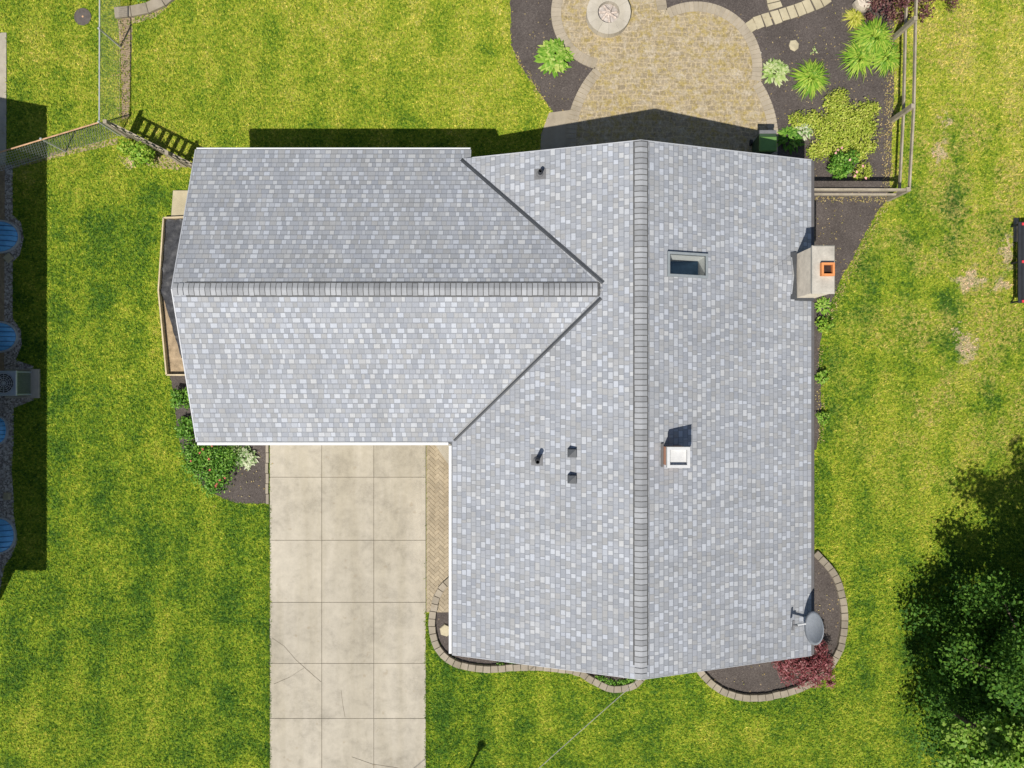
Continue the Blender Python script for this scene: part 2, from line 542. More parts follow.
LEAF_HOSTA = leafy('hosta_leaves', [(0.10, 0.24, 0.02), (0.18, 0.36, 0.035), (0.28, 0.46, 0.06), (0.50, 0.58, 0.16)])
LEAF_VARI = leafy('variegated_hosta_leaves', [(0.14, 0.27, 0.05), (0.28, 0.42, 0.10), (0.48, 0.56, 0.24), (0.6, 0.64, 0.36)])
LEAF_WHITE = leafy('white_edged_leaves', [(0.09, 0.2, 0.04), (0.2, 0.33, 0.09), (0.52, 0.56, 0.36), (0.66, 0.68, 0.5)])
LEAF_LILY = leafy('daylily_leaves', [(0.09, 0.22, 0.018), (0.17, 0.34, 0.03), (0.30, 0.46, 0.05), (0.46, 0.55, 0.09)])
LEAF_YELLOW = leafy('golden_leaves', [(0.24, 0.30, 0.03), (0.40, 0.42, 0.05), (0.52, 0.52, 0.09), (0.60, 0.55, 0.15)])
LEAF_SPIREA = leafy('spreading_shrub_leaves', [(0.15, 0.24, 0.025), (0.34, 0.43, 0.045), (0.46, 0.53, 0.075), (0.58, 0.58, 0.14)], 0.3)
LEAF_GREEN = leafy('green_shrub_leaves', [(0.04, 0.13, 0.013), (0.085, 0.22, 0.022), (0.15, 0.32, 0.035), (0.27, 0.45, 0.075)])
LEAF_RED = leafy('red_maple_leaves', [(0.10, 0.028, 0.03), (0.20, 0.05, 0.058), (0.34, 0.10, 0.115), (0.42, 0.2, 0.2)], 0.3, 0.5, 4)
LEAF_PURPLE = leafy('purple_barberry_leaves', [(0.05, 0.022, 0.028), (0.10, 0.036, 0.045), (0.16, 0.06, 0.062), (0.20, 0.13, 0.09)], 0.2)
LEAF_TREE = leafy('maple_tree_leaves', [(0.022, 0.068, 0.008), (0.038, 0.108, 0.010), (0.062, 0.155, 0.014), (0.12, 0.23, 0.026)], 0.25, 0.7, 0.8)
LEAF_TREE_SUNLIT = leafy('sunlit_maple_leaves', [(0.07, 0.18, 0.014), (0.13, 0.26, 0.025), (0.20, 0.34, 0.04), (0.30, 0.42, 0.08)], 0.3, 0.5, 1.0)  # paler copy of the maple leaves, sunlight put into the colour
LEAF_LITTER = leafy('dry_litter', [(0.18, 0.2, 0.04), (0.34, 0.28, 0.1), (0.46, 0.36, 0.18), (0.4, 0.28, 0.1)], 0.1)

# ------------------------------------------------------------------ mesh helpers
WLOC = {}


class MB:
    """collects shapes, in world metres, for one mesh object"""

    def __init__(self):
        self.v, self.f, self.uv = [], [], []

    def add(self, vs, fs):
        o = len(self.v)
        self.v += [tuple(p_) for p_ in vs]
        self.f += [tuple(i + o for i in f) for f in fs]
        return self

    def box(self, x0, y0, z0, x1, y1, z1):
        return self.add([(x0, y0, z0), (x1, y0, z0), (x1, y1, z0), (x0, y1, z0), (x0, y0, z1), (x1, y0, z1), (x1, y1, z1), (x0, y1, z1)],
                        [(3, 2, 1, 0), (4, 5, 6, 7), (0, 1, 5, 4), (1, 2, 6, 5), (2, 3, 7, 6), (3, 0, 4, 7)])

    def slab(self, x0, y0, z0, x1, y1, z1, b=0.01):
        """box with a chamfered top edge"""
        v = [(x0, y0, z0), (x1, y0, z0), (x1, y1, z0), (x0, y1, z0), (x0, y0, z1 - b), (x1, y0, z1 - b), (x1, y1, z1 - b), (x0, y1, z1 - b),
             (x0 + b, y0 + b, z1), (x1 - b, y0 + b, z1), (x1 - b, y1 - b, z1), (x0 + b, y1 - b, z1)]
        f = [(3, 2, 1, 0), (0, 1, 5, 4), (1, 2, 6, 5), (2, 3, 7, 6), (3, 0, 4, 7), (4, 5, 9, 8), (5, 6, 10, 9), (6, 7, 11, 10), (7, 4, 8, 11), (8, 9, 10, 11)]
        return self.add(v, f)

    def prism(self, poly, z0, z1):
        n = len(poly)
        a = sum(poly[i][0] * poly[(i + 1) % n][1] - poly[(i + 1) % n][0] * poly[i][1] for i in range(n))
        if a < 0:
            poly = poly[::-1]
        vs = [(p_[0], p_[1], z0) for p_ in poly] + [(p_[0], p_[1], z1) for p_ in poly]
        fs = [tuple(range(n, 2 * n))] + [(i, (i + 1) % n, n + (i + 1) % n, n + i) for i in range(n)]
        fs.append(tuple(range(n))[::-1])
        return self.add(vs, fs)

    def tube(self, pts, r, n=6, cap=True):
        pts = [Vector(p_) for p_ in pts]
        rs = r if isinstance(r, (list, tuple)) else [r] * len(pts)
        vs, fs = [], []
        for i, p_ in enumerate(pts):
            d = (pts[min(i + 1, len(pts) - 1)] - pts[max(i - 1, 0)]).normalized()
            a = d.orthogonal().normalized() if abs(d.z) > 0.9 else Vector((-d.y, d.x, 0)).normalized()
            b = d.cross(a).normalized()
            for k in range(n):
                t = 2 * math.pi * k / n
                vs.append(p_ + (a * math.cos(t) + b * math.sin(t)) * rs[i])
        for i in range(len(pts) - 1):
            for k in range(n):
                fs.append((i * n + k, i * n + (k + 1) % n, (i + 1) * n + (k + 1) % n, (i + 1) * n + k))
        if cap:
            fs.append(tuple(range(n))[::-1])
            fs.append(tuple(range((len(pts) - 1) * n, len(pts) * n)))
        return self.add(vs, fs)

    def bar(self, a, b, w, h):
        """rectangular bar from a to b, w wide sideways and h high"""
        a, b = Vector(a), Vector(b)
        d = (b - a).normalized()
        s = Vector((-d.y, d.x, 0))
        s = s.normalized() * (w / 2) if s.length > 1e-4 else Vector((w / 2, 0, 0))
        u = d.cross(s).normalized()
        u = u * (h / 2)
        vs = [a - s - u, a + s - u, a + s + u, a - s + u, b - s - u, b + s - u, b + s + u, b - s + u]
        return self.add(vs, [(0, 1, 2, 3), (7, 6, 5, 4), (0, 4, 5, 1), (1, 5, 6, 2), (2, 6, 7, 3), (3, 7, 4, 0)])

    def lathe(self, c, prof, n=20):
        vs, fs = [], []
        for r, z in prof:
            for k in range(n):
                t = 2 * math.pi * k / n
                vs.append((c[0] + r * math.cos(t), c[1] + r * math.sin(t), c[2] + z))
        for i in range(len(prof) - 1):
            for k in range(n):
                fs.append((i * n + k, i * n + (k + 1) % n, (i + 1) * n + (k + 1) % n, (i + 1) * n + k))
        fs.append(tuple(range((len(prof) - 1) * n, len(prof) * n)))
        return self.add(vs, fs)

    def build(self, name, material, parent=None, loc=None, smooth=False):
        base = Vector(WLOC[parent.name]) if parent is not None else Vector((0, 0, 0))
        if loc is None:
            loc = base
        loc = Vector(loc)
        me = bpy.data.meshes.new(name)
        me.from_pydata([tuple(Vector(p_) - loc) for p_ in self.v], [], self.f)
        me.materials.append(material)
        if smooth:
            me.polygons.foreach_set('use_smooth', [True] * len(me.polygons))
        me.update()
        return link(name, me, loc, parent)


def link(name, me, loc, parent=None):
    o = bpy.data.objects.new(name, me)
    COL.objects.link(o)
    if parent is not None:
        o.parent = parent
        o.location = Vector(loc) - Vector(WLOC[parent.name])
    else:
        o.location = loc
    WLOC[o.name] = tuple(loc)
    return o


def thing(name, label, cat, loc=(0, 0, 0), group=None):
    o = link(name, None, loc)
    return tag(o, label, cat, group)


def tag(o, label, cat, group=None):
    o['label'] = label
    o['category'] = cat
    if group:
        o['group'] = group
    return o


def struct(o):
    o['kind'] = 'structure'
    return o


def arrays(name, v, f, material, parent=None, loc=(0, 0, 0)):
    """mesh from numpy arrays: v (n,3) world metres, f (m,k)"""
    loc = np.array(loc, float)
    me = bpy.data.meshes.new(name)
    k = f.shape[1]
    me.vertices.add(len(v))
    me.vertices.foreach_set('co', (v - loc).astype(np.float32).ravel())
    me.loops.add(f.size)
    me.loops.foreach_set('vertex_index', f.astype(np.int32).ravel())
    me.polygons.add(len(f))
    me.polygons.foreach_set('loop_start', np.arange(0, f.size, k, dtype=np.int32))
    me.materials.append(material)
    me.update(calc_edges=True)
    return link(name, me, tuple(loc), parent)


def inside(x, y, poly):
    """which points lie in a polygon"""
    c = np.zeros(len(x), bool)
    n = len(poly)
    for i in range(n):
        x0, y0 = poly[i][0], poly[i][1]
        x1, y1 = poly[(i + 1) % n][0], poly[(i + 1) % n][1]
        if y0 == y1:
            continue
        h = ((y0 > y) != (y1 > y)) & (x < (x1 - x0) * (y - y0) / (y1 - y0) + x0)
        c ^= h
    return c


def smooth_path(pts, n=8, closed=False):
    """Catmull-Rom through the points"""
    p_ = [Vector(q) for q in pts]
    out = []
    m = len(p_)
    rng_ = range(m if closed else m - 1)
    for i in rng_:
        a = p_[(i - 1) % m] if closed or i > 0 else p_[0] * 2 - p_[1]
        b, c = p_[i], p_[(i + 1) % m]
        d = p_[(i + 2) % m] if closed or i + 2 < m else p_[-1] * 2 - p_[-2]
        for k in range(n):
            t = k / n
            out.append(0.5 * ((2 * b) + (c - a) * t + (2 * a - 5 * b + 4 * c - d) * t * t + (3 * b - a - 3 * c + d) * t ** 3))
    if not closed:
        out.append(p_[-1])
    return [tuple(q) for q in out]


def sheet(name, poly, z, material):
    """flat patch of ground with an irregular edge"""
    m = MB()
    m.add([(p_[0], p_[1], z) for p_ in poly], [tuple(range(len(poly)))])
    return struct(m.build(name, material))


# ------------------------------------------------------------------ ground
NOGRASS = []
g = MB().add([(-400, -400, 0), (400, -400, 0), (400, 400, 0), (-400, 400, 0)], [(0, 1, 2, 3)])
struct(g.build('lawn', MAT_LAWN))

# driveway: concrete slabs with open joints over a dark joint bed
cols = [270, 322, 374, 426]
rows = [430, 477, 540, 602, 663, 718, 778, 838, 898]
dv = MB()
for i in range(3):
    for j in range(len(rows) - 1):
        a = P(cols[i], rows[j + 1])
        b = P(cols[i + 1], rows[j])
        gx = 0.0045
        dv.slab(a[0] + gx, a[1] + gx, -0.05, b[0] - gx, b[1] - gx, 0.03 + 0.002 * ((i + j) % 2), 0.008)
struct(dv.build('driveway', MAT_CONC))
a, b = P(270, 898), P(426, 430)
struct(MB().box(a[0], a[1], -0.04, b[0], b[1], 0.018).build('driveway_joint', MAT_JOINT))
NOGRASS.append([(a[0], a[1]), (b[0], a[1]), (b[0], b[1]), (a[0], b[1])])

m = MB()
for line in ([(272, 638), (284, 646), (296, 660), (305, 668), (314, 676), (321, 682)], [(274, 684), (290, 677), (304, 668)], [(341, 690), (343, 706), (345, 717)], [(352, 757), (372, 764), (398, 768)]):
    ln_ = [Vector(P(*q, .0365)) for q in line]
    for q0, q1 in zip(ln_[:-1], ln_[1:]):
        t_ = (q1 - q0).normalized() * .003
        n_ = Vector((-t_.y, t_.x, 0)) * random.uniform(.8, 1.5)
        m.add([q0 - n_ - t_, q1 - n_ + t_, q1 + n_ + t_, q0 + n_ - t_], [(0, 1, 2, 3)])
struct(m.build('driveway_crack', MAT_JOINT))
for xe, y0_, y1_ in ((270, 900, 505), (426, 900, 613)):
    q0, q1 = P(xe, y0_), P(xe, y1_)
    struct(MB().add([(q0[0] - .045, q0[1], .005), (q0[0] + .045, q0[1], .005), (q0[0] + .045, q1[1], .005), (q0[0] - .045, q1[1], .005)], [(0, 1, 2, 3)]).build('driveway_edge_soil', MAT_TWIG))

# herringbone walk from the driveway to the front door
bw = 0.105
walk_x0, walk_x1 = P(426.5, 0)[0], P(480, 0)[0]
walk_y0, walk_y1 = P(0, 612)[1], P(0, 440)[1]


def herringbone():
    import bmesh
    m = MB()
    c45, s45 = math.cos(math.radians(45)), math.sin(math.radians(45))

    def brick(x0, y0, x1, y1):
        q = 0.004
        pts = [(x0 + q, y0 + q), (x1 - q, y0 + q), (x1 - q, y1 - q), (x0 + q, y1 - q)]
        pts = [(x * c45 - y * s45 + walk_x0, x * s45 + y * c45 + (walk_y0 + walk_y1) / 2) for x, y in pts]
        cx = sum(p_[0] for p_ in pts) / 4
        cy = sum(p_[1] for p_ in pts) / 4
        if walk_x0 - 0.3 < cx < walk_x1 + 0.3 and walk_y0 - 0.3 < cy < walk_y1 + 0.3:
            m.prism(pts, 0.0, 0.034)
    for i in range(-60, 60):
        for j in range(-60, 60):
            k = (i - j) % 4
            x, y = i * bw, j * bw
            if k == 0:
                brick(x, y, x + 2 * bw, y + bw)
            elif k == 2:
                brick(x, y - bw, x + bw, y + bw)
    bm = bmesh.new()
    me = bpy.data.meshes.new('paver_walk')
    me.from_pydata(m.v, [], m.f)
    bm.from_mesh(me)
    for co, no in (((walk_x0, 0, 0), (-1, 0, 0)), ((walk_x1, 0, 0), (1, 0, 0)), ((0, walk_y0, 0), (0, -1, 0)), ((0, walk_y1, 0), (0, 1, 0))):
        bmesh.ops.bisect_plane(bm, geom=bm.verts[:] + bm.edges[:] + bm.faces[:], plane_co=co, plane_no=no, clear_outer=True)
    bm.to_mesh(me)
    bm.free()
    me.materials.append(MAT_PAVER)
    struct(link('paver_walk', me, (0, 0, 0)))
    struct(MB().box(walk_x0, walk_y0, -0.02, walk_x1, walk_y1, 0.022).build('paver_walk_joint', MAT_DIRT))


herringbone()
NOGRASS.append([(walk_x0, walk_y0), (walk_x1, walk_y0), (walk_x1, walk_y1), (walk_x0, walk_y1)])
cp = PL([(432, 440), (470, 440), (470, 470), (452, 470)], 0.04)
struct(MB().prism(cp, 0.0, 0.04).build('concrete_pad', MAT_CONC))

# mulch beds
beds = [
    [(509, -30), (511, 45), (518, 62), (530, 80), (546, 103), (553, 113), (604, 113), (604, -30)],
    [(655, -30), (894, -30), (894, 100), (889, 199), (884, 203), (876, 214), (866, 233), (854, 256), (842, 276), (832, 300), (825, 322),
     (820, 345), (818, 365), (821, 385), (821, 425), (816, 450), (760, 450), (760, 100), (655, 100)],
    [(170, 374), (175, 400), (177, 430), (186, 460), (203, 486), (220, 497), (238, 503), (268, 504), (268, 430), (210, 430), (205, 374)],
    [(455, 572), (441, 588), (435, 610), (435, 633), (444, 651), (462, 662), (492, 665), (530, 663), (576, 668), (593, 677), (612, 685), (636, 681), (640, 640), (480, 572)],
    [(700, 640), (704, 677), (724, 691), (750, 697), (780, 692), (806, 683), (826, 668), (838, 648), (843, 622), (841, 596), (832, 572), (816, 555), (780, 553)],
]
for k, bd in enumerate(beds):
    pts = smooth_path(PL(bd), 6, True) if k in () else PL(bd)
    # roughen the edge a little
    out = []
    for i, q in enumerate(pts):
        r = pts[(i + 1) % len(pts)]
        L = math.hypot(r[0] - q[0], r[1] - q[1])
        nseg = max(1, int(L / 0.12))
        for s_ in range(nseg):
            t = s_ / nseg
            out.append((q[0] + (r[0] - q[0]) * t + random.uniform(-.025, .025), q[1] + (r[1] - q[1]) * t + random.uniform(-.025, .025), 0))
    sheet('mulch_bed', out, 0.012 + 0.0005 * k, MAT_MULCH)
    NOGRASS.append([(p_[0], p_[1]) for p_ in PL(bd)])

# patio: three overlapping circles with a soldier-course border
CIRC = [(609, 13, 57), (696, 68, 65), (672, 140, 105)]
CW = [(*P(cx, cy)[:2], r * HCAM / FOC) for cx, cy, r in CIRC]


def hit(c1, c2, pick):
    x0, y0, r0 = c1
    x1, y1, r1 = c2
    d = math.hypot(x1 - x0, y1 - y0)
    a_ = (r0 * r0 - r1 * r1 + d * d) / (2 * d)
    h = math.sqrt(max(0, r0 * r0 - a_ * a_))
    mx, my = x0 + a_ * (x1 - x0) / d, y0 + a_ * (y1 - y0) / d
    s_ = [(mx + h * (y1 - y0) / d, my - h * (x1 - x0) / d), (mx - h * (y1 - y0) / d, my + h * (x1 - x0) / d)]
    return pick(s_)


def arc(c, p0, p1, ccw=True, r=None, n=40):
    t0 = math.atan2(p0[1] - c[1], p0[0] - c[0])
    t1 = math.atan2(p1[1] - c[1], p1[0] - c[0])
    if ccw and t1 < t0:
        t1 += 2 * math.pi
    r = r or c[2]
    return [(c[0] + r * math.cos(t0 + (t1 - t0) * i / n), c[1] + r * math.sin(t0 + (t1 - t0) * i / n)) for i in range(n + 1)]


A_, B_, C_ = CW
pBC = hit(B_, C_, lambda s_: max(s_, key=lambda q: q[0]))
pAB = hit(A_, B_, lambda s_: max(s_, key=lambda q: q[1]))
pAC = hit(A_, C_, lambda s_: min(s_, key=lambda q: q[0]))
s0 = (C_[0] + C_[2], C_[1] - 0.9)
s1 = (C_[0] - C_[2], C_[1] - 0.9)
arcs = [arc(C_, s0, pBC), arc(B_, pBC, pAB), arc(A_, pAB, pAC), arc(C_, pAC, s1)]
patio_poly = [q for ar in arcs for q in ar[:-1]] + [arcs[-1][-1]]
m = MB().add([(q[0], q[1], 0.03) for q in patio_poly], [tuple(range(len(patio_poly)))])
struct(m.build('patio', MAT_PATIO))
NOGRASS.append(patio_poly)
m = MB()
for ar, c in zip(arcs, (C_, B_, A_, C_)):
    L = sum(math.dist(ar[i], ar[i + 1]) for i in range(len(ar) - 1))
    n = int(L / 0.15)
    t = [math.atan2(q[1] - c[1], q[0] - c[0]) for q in (ar[0], ar[-1])]
    if t[1] < t[0]:
        t[1] += 2 * math.pi
    for i in range(n):
        a0 = t[0] + (t[1] - t[0]) * i / n + 0.002
        a1 = t[0] + (t[1] - t[0]) * (i + 1) / n - 0.002
        pts = [(c[0] + r * math.cos(a_), c[1] + r * math.sin(a_)) for r, a_ in ((c[2] + .03, a0), (c[2] + .03, a1), (c[2] - .29, a1), (c[2] - .29, a0))]
        m.prism(pts, 0.0, 0.042 + 0.002 * (i % 2))
struct(m.build('patio_border', MAT_BORDER))
# short stretch of paving at the left foot of the patio
m = MB().prism(PL([(549, 113), (572, 110), (572, 160), (540, 160), (541, 135)]), 0.0, 0.028)
struct(m.build('paved_strip', MAT_BORDER))
NOGRASS.append([q[:2] for q in PL([(549, 113), (572, 110), (572, 160), (540, 160), (541, 135)])])

# neighbour's walk and gravel strip along the left edge
struct(MB().prism(PL([(-22, 33), (7, 33), (6.5, 165), (-22, 165)]), 0.0, 0.03).build('neighbour_walk', MAT_CONC))
NOGRASS.append([q[:2] for q in PL([(-22, 33), (7, 33), (6.5, 165), (-22, 165)])])
gp = [(-22, 165), (13, 165), (13, 215), (21, 222), (24, 238), (20, 255), (13, 262), (13, 318), (21, 330), (22, 345), (16, 360), (34, 366),
      (34, 400), (14, 408), (14, 440), (12, 470), (14, 500), (14, 515), (18, 540), (12, 556), (5, 566), (-1, 596), (-22, 596)]
sheet('gravel_strip', PL(gp), 0.012, MAT_GRAVEL)
NOGRASS.append([q[:2] for q in PL(gp)])
struct(MB().prism(PL([(-22, 165.5), (5, 165.5), (4.5, 385), (-22, 385)]), 0.0, 0.035).build('foundation_ledge', MAT_DIRT))

# bare soil under the fences and beside the gate
for k, bd in enumerate([[(118, 20), (133, 17), (131, 70), (129, 118), (122, 120), (121, 60)], [(8, 163), (66, 149), (118, 138), (118, 144), (64, 156), (8, 170)],
                        [(140, 158), (150, 150), (172, 158), (186, 164), (178, 170), (150, 167)], [(120, 18), (150, 14), (176, -6), (182, -6), (156, 17), (134, 24)]]):
    sheet('bare_soil', PL(bd), 0.006 + 0.0004 * k, MAT_DIRT)

# ------------------------------------------------------------------ the house
ZE, ZR, SL = 2.6, 4.43, 0.352
XR, YG, ZG = 3.4, 2.54, 4.10
XL, XE = -1.72, 8.60
YB, YF = 6.43, -7.79
GX0, GYB, GYF = -9.09, 6.72, -1.66


def zmain(x):
    return ZR - SL * abs(x - XR)


def zgar(y):
    return ZG - SL * abs(y - YG)


def zroof(x, y):
    z = zmain(x)
    return max(z, zgar(y)) if x < 2.46 and GYF - .01 <= y <= GYB + .01 else z


house = thing('house', 'house with light grey shingled roof, long main gable and lower garage wing', 'house', (0, 0, 0))
# walls
m = MB()
gab = lambda y, x0, x1: [(x0, y, 0), (x1, y, 0), (x1, y, zmain(x1) - .14), (XR, y, ZR - .14), (x0, y, zmain(x0) - .14)]
wx0, wx1, wy0, wy1 = XL + .4, XE - .4, YF + .32, YB - .3
gx0, gy0, gy1 = GX0 + .3, GYF + .4, GYB - .42
m.add(gab(wy0, wx0, wx1), [(0, 1, 2, 3, 4)])
m.add(gab(wy1, wx0, wx1), [(4, 3, 2, 1, 0)])
m.add([(wx1, wy0, 0), (wx1, wy1, 0), (wx1, wy1, zmain(wx1) - .14), (wx1, wy0, zmain(wx1) - .14)], [(0, 1, 2, 3)])
m.add([(wx0, wy0, 0), (wx0, wy1, 0), (wx0, wy1, zmain(wx0) - .14), (wx0, wy0, zmain(wx0) - .14)], [(3, 2, 1, 0)])
m.add([(gx0, gy0, 0), (wx0 - .003, gy0, 0), (wx0 - .003, gy0, zgar(gy0) - .14), (gx0, gy0, zgar(gy0) - .14)], [(0, 1, 2, 3)])
m.add([(gx0, gy1, 0), (wx0 - .003, gy1, 0), (wx0 - .003, gy1, zgar(gy1) - .14), (gx0, gy1, zgar(gy1) - .14)], [(3, 2, 1, 0)])
m.add([(gx0, gy0, 0), (gx0, gy1, 0), (gx0, gy1, zgar(gy1) - .14), (gx0, YG, ZG - .14), (gx0, gy0, zgar(gy0) - .14)], [(4, 3, 2, 1, 0)])
m.build('wall', MAT_SIDING, house)

# roof planes with slope coordinates for the shingle courses
SKY = (4.20, 5.24, 2.93, 3.46)            # skylight opening x0 x1 y0 y1
k1 = math.sqrt(1 + SL * SL)
xa = XR - (ZR - ZG) / SL
xd = XR - (ZR - zgar(YB)) / SL
R3 = lambda x, y, z=None: (x, y, zmain(x) if z is None else z)
G3 = lambda x, y: (x, y, zgar(y))
planes = []
planes.append(([G3(GX0 + .02, GYB), G3(-1.17, GYB), G3(-1.17, YB), G3(xd, YB), G3(xa, YG), G3(GX0 - .03, YG)], 'gb'))
planes.append(([G3(GX0 - .03, YG), G3(xa, YG), G3(XL, GYF), G3(GX0 + .04, GYF)], 'gf'))
planes.append(([R3(XR, YB), R3(xd, YB), (xa, YG, ZG), R3(XL, GYF), R3(XL, YF + .03), R3(XR, YF)], 'ml'))
sx0, sx1, sy0, sy1 = SKY
for x0, x1, y0, y1 in ((XR, sx0, YF, YB), (sx1, XE, YF, YB), (sx0, sx1, YF, sy0), (sx0, sx1, sy1, YB)):
    planes.append(([R3(x0, y0), R3(x1, y0), R3(x1, y1), R3(x0, y1)], 'mr'))
m = MB()
uvs = []
for pts, kind in planes:
    nrm = (Vector(pts[1]) - Vector(pts[0])).cross(Vector(pts[2]) - Vector(pts[1]))
    if nrm.z < 0:
        pts = pts[::-1]
    m.add(pts, [tuple(range(len(pts)))])
    for x, y, z in pts:
        uvs.append({'gb': (x, (GYB - y) * k1), 'gf': (x + 60, (y - GYF) * k1), 'ml': (y + 120, (x - XL) * k1), 'mr': (y + 190, (XE - x) * k1)}[kind])
roof = m.build('roof', MAT_SHINGLE, house)
uvl = roof.data.uv_layers.new(name='UVMap')
for poly in roof.data.polygons:
    for li in poly.loop_indices:
        uvl.data[li].uv = uvs[roof.data.loops[li].vertex_index]

# soffit and fascia
per = [(GX0 + .02, GYB), (-1.17, GYB), (-1.17, YB + .0), (XR, YB), (XE, YB), (XE, YF), (XR, YF), (XL, YF + .03), (XL, GYF), (GX0 + .04, GYF), (GX0 - .03, YG)]


def perz(x, y):
    if x < XL - .01 or (y > YB + .01):
        return zgar(y)
    return zmain(x)


m = MB()
n = len(per)
for i in range(n):
    (x0, y0), (x1, y1) = per[i], per[(i + 1) % n]
    z0, z1 = perz(x0, y0), perz(x1, y1)
    if i == 2:
        z0, z1 = zmain(x0), zmain(x1)
    m.add([(x0, y0, z0 - .008), (x1, y1, z1 - .008), (x1, y1, z1 - .17), (x0, y0, z0 - .17)], [(0, 1, 2, 3)])
m.build('fascia', MAT_WHITE, roof)
m = MB()
for xa_, xb_ in ((XL + .01, wx0), (wx1, XE - .01)):
    m.add([(xa_, YF + .01, ZE - .165), (xb_, YF + .01, ZE - .165), (xb_, YB - .01, ZE - .165), (xa_, YB - .01, ZE - .165)], [(3, 2, 1, 0)])
for ya_, yb_ in ((GYF + .01, gy0), (gy1, GYB - .01)):
    m.add([(GX0 + .05, ya_, ZE - .167), (XL, ya_, ZE - .167), (XL, yb_, ZE - .167), (GX0 + .05, yb_, ZE - .167)], [(3, 2, 1, 0)])
for ya_, yb_ in ((YF + .012, wy0), (wy1, YB - .012)):
    for xa_, xb_ in ((wx0, XR), (XR, wx1)):
        m.add([(xa_, ya_, zmain(xa_) - .16), (xb_, ya_, zmain(xb_) - .16), (xb_, yb_, zmain(xb_) - .16), (xa_, yb_, zmain(xa_) - .16)], [(3, 2, 1, 0)])
for ya_, yb_ in ((gy0, YG), (YG, gy1)):
    m.add([(GX0 + .05, ya_, zgar(ya_) - .16), (gx0, ya_, zgar(ya_) - .16), (gx0, yb_, zgar(yb_) - .16), (GX0 + .05, yb_, zgar(yb_) - .16)], [(3, 2, 1, 0)])
m.build('soffit', MAT_WHITE, roof)


def edge_strip(path, w, mat_, name='drip_edge', lift=0.006, inward=(0, 0)):
    m = MB()
    for (a, b) in zip(path[:-1], path[1:]):
        a, b = Vector(a), Vector(b)
        iw = Vector((inward[0], inward[1], 0)) * w
        up = Vector((0, 0, lift))
        m.add([a + up - iw * .35, b + up - iw * .35, b + up + iw, a + up + iw], [(0, 1, 2, 3)])
        m.add([a + up - iw * .35, b + up - iw * .35, b - iw * .35 - Vector((0, 0, .05)), a - iw * .35 - Vector((0, 0, .05))], [(0, 1, 2, 3)])
    return m.build(name, mat_, roof)


edge_strip([G3(GX0 + .04, GYF), G3(GX0 - .03, YG), G3(GX0 + .02, GYB)], .022, MAT_DRIP, inward=(1, 0))
edge_strip([R3(xd + .3, YB), R3(XR, YB), R3(XE, YB)], .018, MAT_DRIP, inward=(0, -1))
edge_strip([R3(XL, YF + .03), R3(XR, YF), R3(XE, YF)], .012, MAT_DRIP, inward=(0, 1))
edge_strip([(XE, YF, ZE), (XE, YB, ZE)], .045, MAT_DKEDGE, inward=(-1, 0))
# gutters: an open trough with a solid white leaf guard


def gutter(x0, y0, x1, y1, out, wd=.095):
    w = wd
    z1 = ZE - .012
    m = MB()
    ox, oy = out
    xa_, xb_ = sorted((x0 + ox * .012, x0 + ox * w)) if ox else sorted((x0, x1))
    ya_, yb_ = sorted((y0 + oy * .012, y0 + oy * w)) if oy else sorted((y0, y1))
    m.slab(xa_, ya_, z1 - .12, xb_, yb_, z1, .012)
    return m.build('gutter', MAT_WHITE, roof)


gutter(GX0 + .05, GYF, XL - .1, GYF, (0, -1))
gutter(XL, YF + .05, XL, GYF - .1, (-1, 0))
gutter(GX0 + .03, GYB, -1.19, GYB, (0, 1), .07)
g2 = MB()
for y0, y1 in ((YF + .02, 2.36), (3.77, YB - .02)):
    g2.slab(XE + .01, y0, ZE - .13, XE + .085, y1, ZE - .02, .012)
g2.build('gutter', MAT_DKEDGE, roof)  # right-hand gutter, darker than the white ones
MB().add([(XL - .11, GYF - .04, ZE - .005), (XL + .0, GYF - .1, ZE - .005), (XL, GYF, ZE - .005), (XL - .11, GYF, ZE - .005)], [(0, 1, 2, 3)]).build('gutter_corner', MAT_DARKMETAL, roof)

# ridge vents and the overlapping cap shingles on them


def ridge(along, p0, p1, z, half, step=.146):
    m, v = MB(), MB()
    n = int(abs(p1 - p0) / step)
    sg = 1 if p1 > p0 else -1

    def pt(t, s_, lift):
        d = abs(s_)
        if along == 'y':
            return (XR + s_, t, z - SL * d + lift)
        return (t, YG + s_, z - SL * d + lift)
    e = half + .035
    for s0_, s1_ in ((-e, 0), (0, e)):
        v.add([pt(p0 + sg * .35, s0_, .022), pt(p1, s0_, .022), pt(p1, s1_, .022), pt(p0 + sg * .35, s1_, .022)], [(0, 1, 2, 3)])
    for s0_ in (-e, e):
        v.add([pt(p0 + sg * .35, s0_, .022), pt(p1, s0_, .022), pt(p1, s0_, .002), pt(p0 + sg * .35, s0_, .002)], [(0, 1, 2, 3)])
    for i in range(n):
        t0, t1 = p0 + sg * (step * i + .011), p0 + sg * (step * (i + 1) - .011)
        j = random.uniform(-.006, .006)
        a = [pt(t0, -half + j, .036), pt(t0, -.03, .042), pt(t0, .03, .042), pt(t0, half + j, .036)]
        b = [pt(t1, -half + j, .026), pt(t1, -.03, .031), pt(t1, .03, .031), pt(t1, half + j, .026)]
        lo = [(q[0], q[1], q[2] - .014) for q in a]
        m.add(a + b + lo, [(0, 1, 5, 4), (1, 2, 6, 5), (2, 3, 7, 6), (8, 9, 1, 0), (9, 10, 2, 1), (10, 11, 3, 2), (0, 4, 8), (3, 11, 7)])
    v.build('ridge_vent', MAT_RIDGEVENT, roof)
    m.build('ridge_cap', MAT_RIDGECAP, roof)


ridge('y', YF + .02, YB - .02, ZR, .165)
ridge('x', GX0 + .0, xa - .1, ZG, .165)

# metal valleys


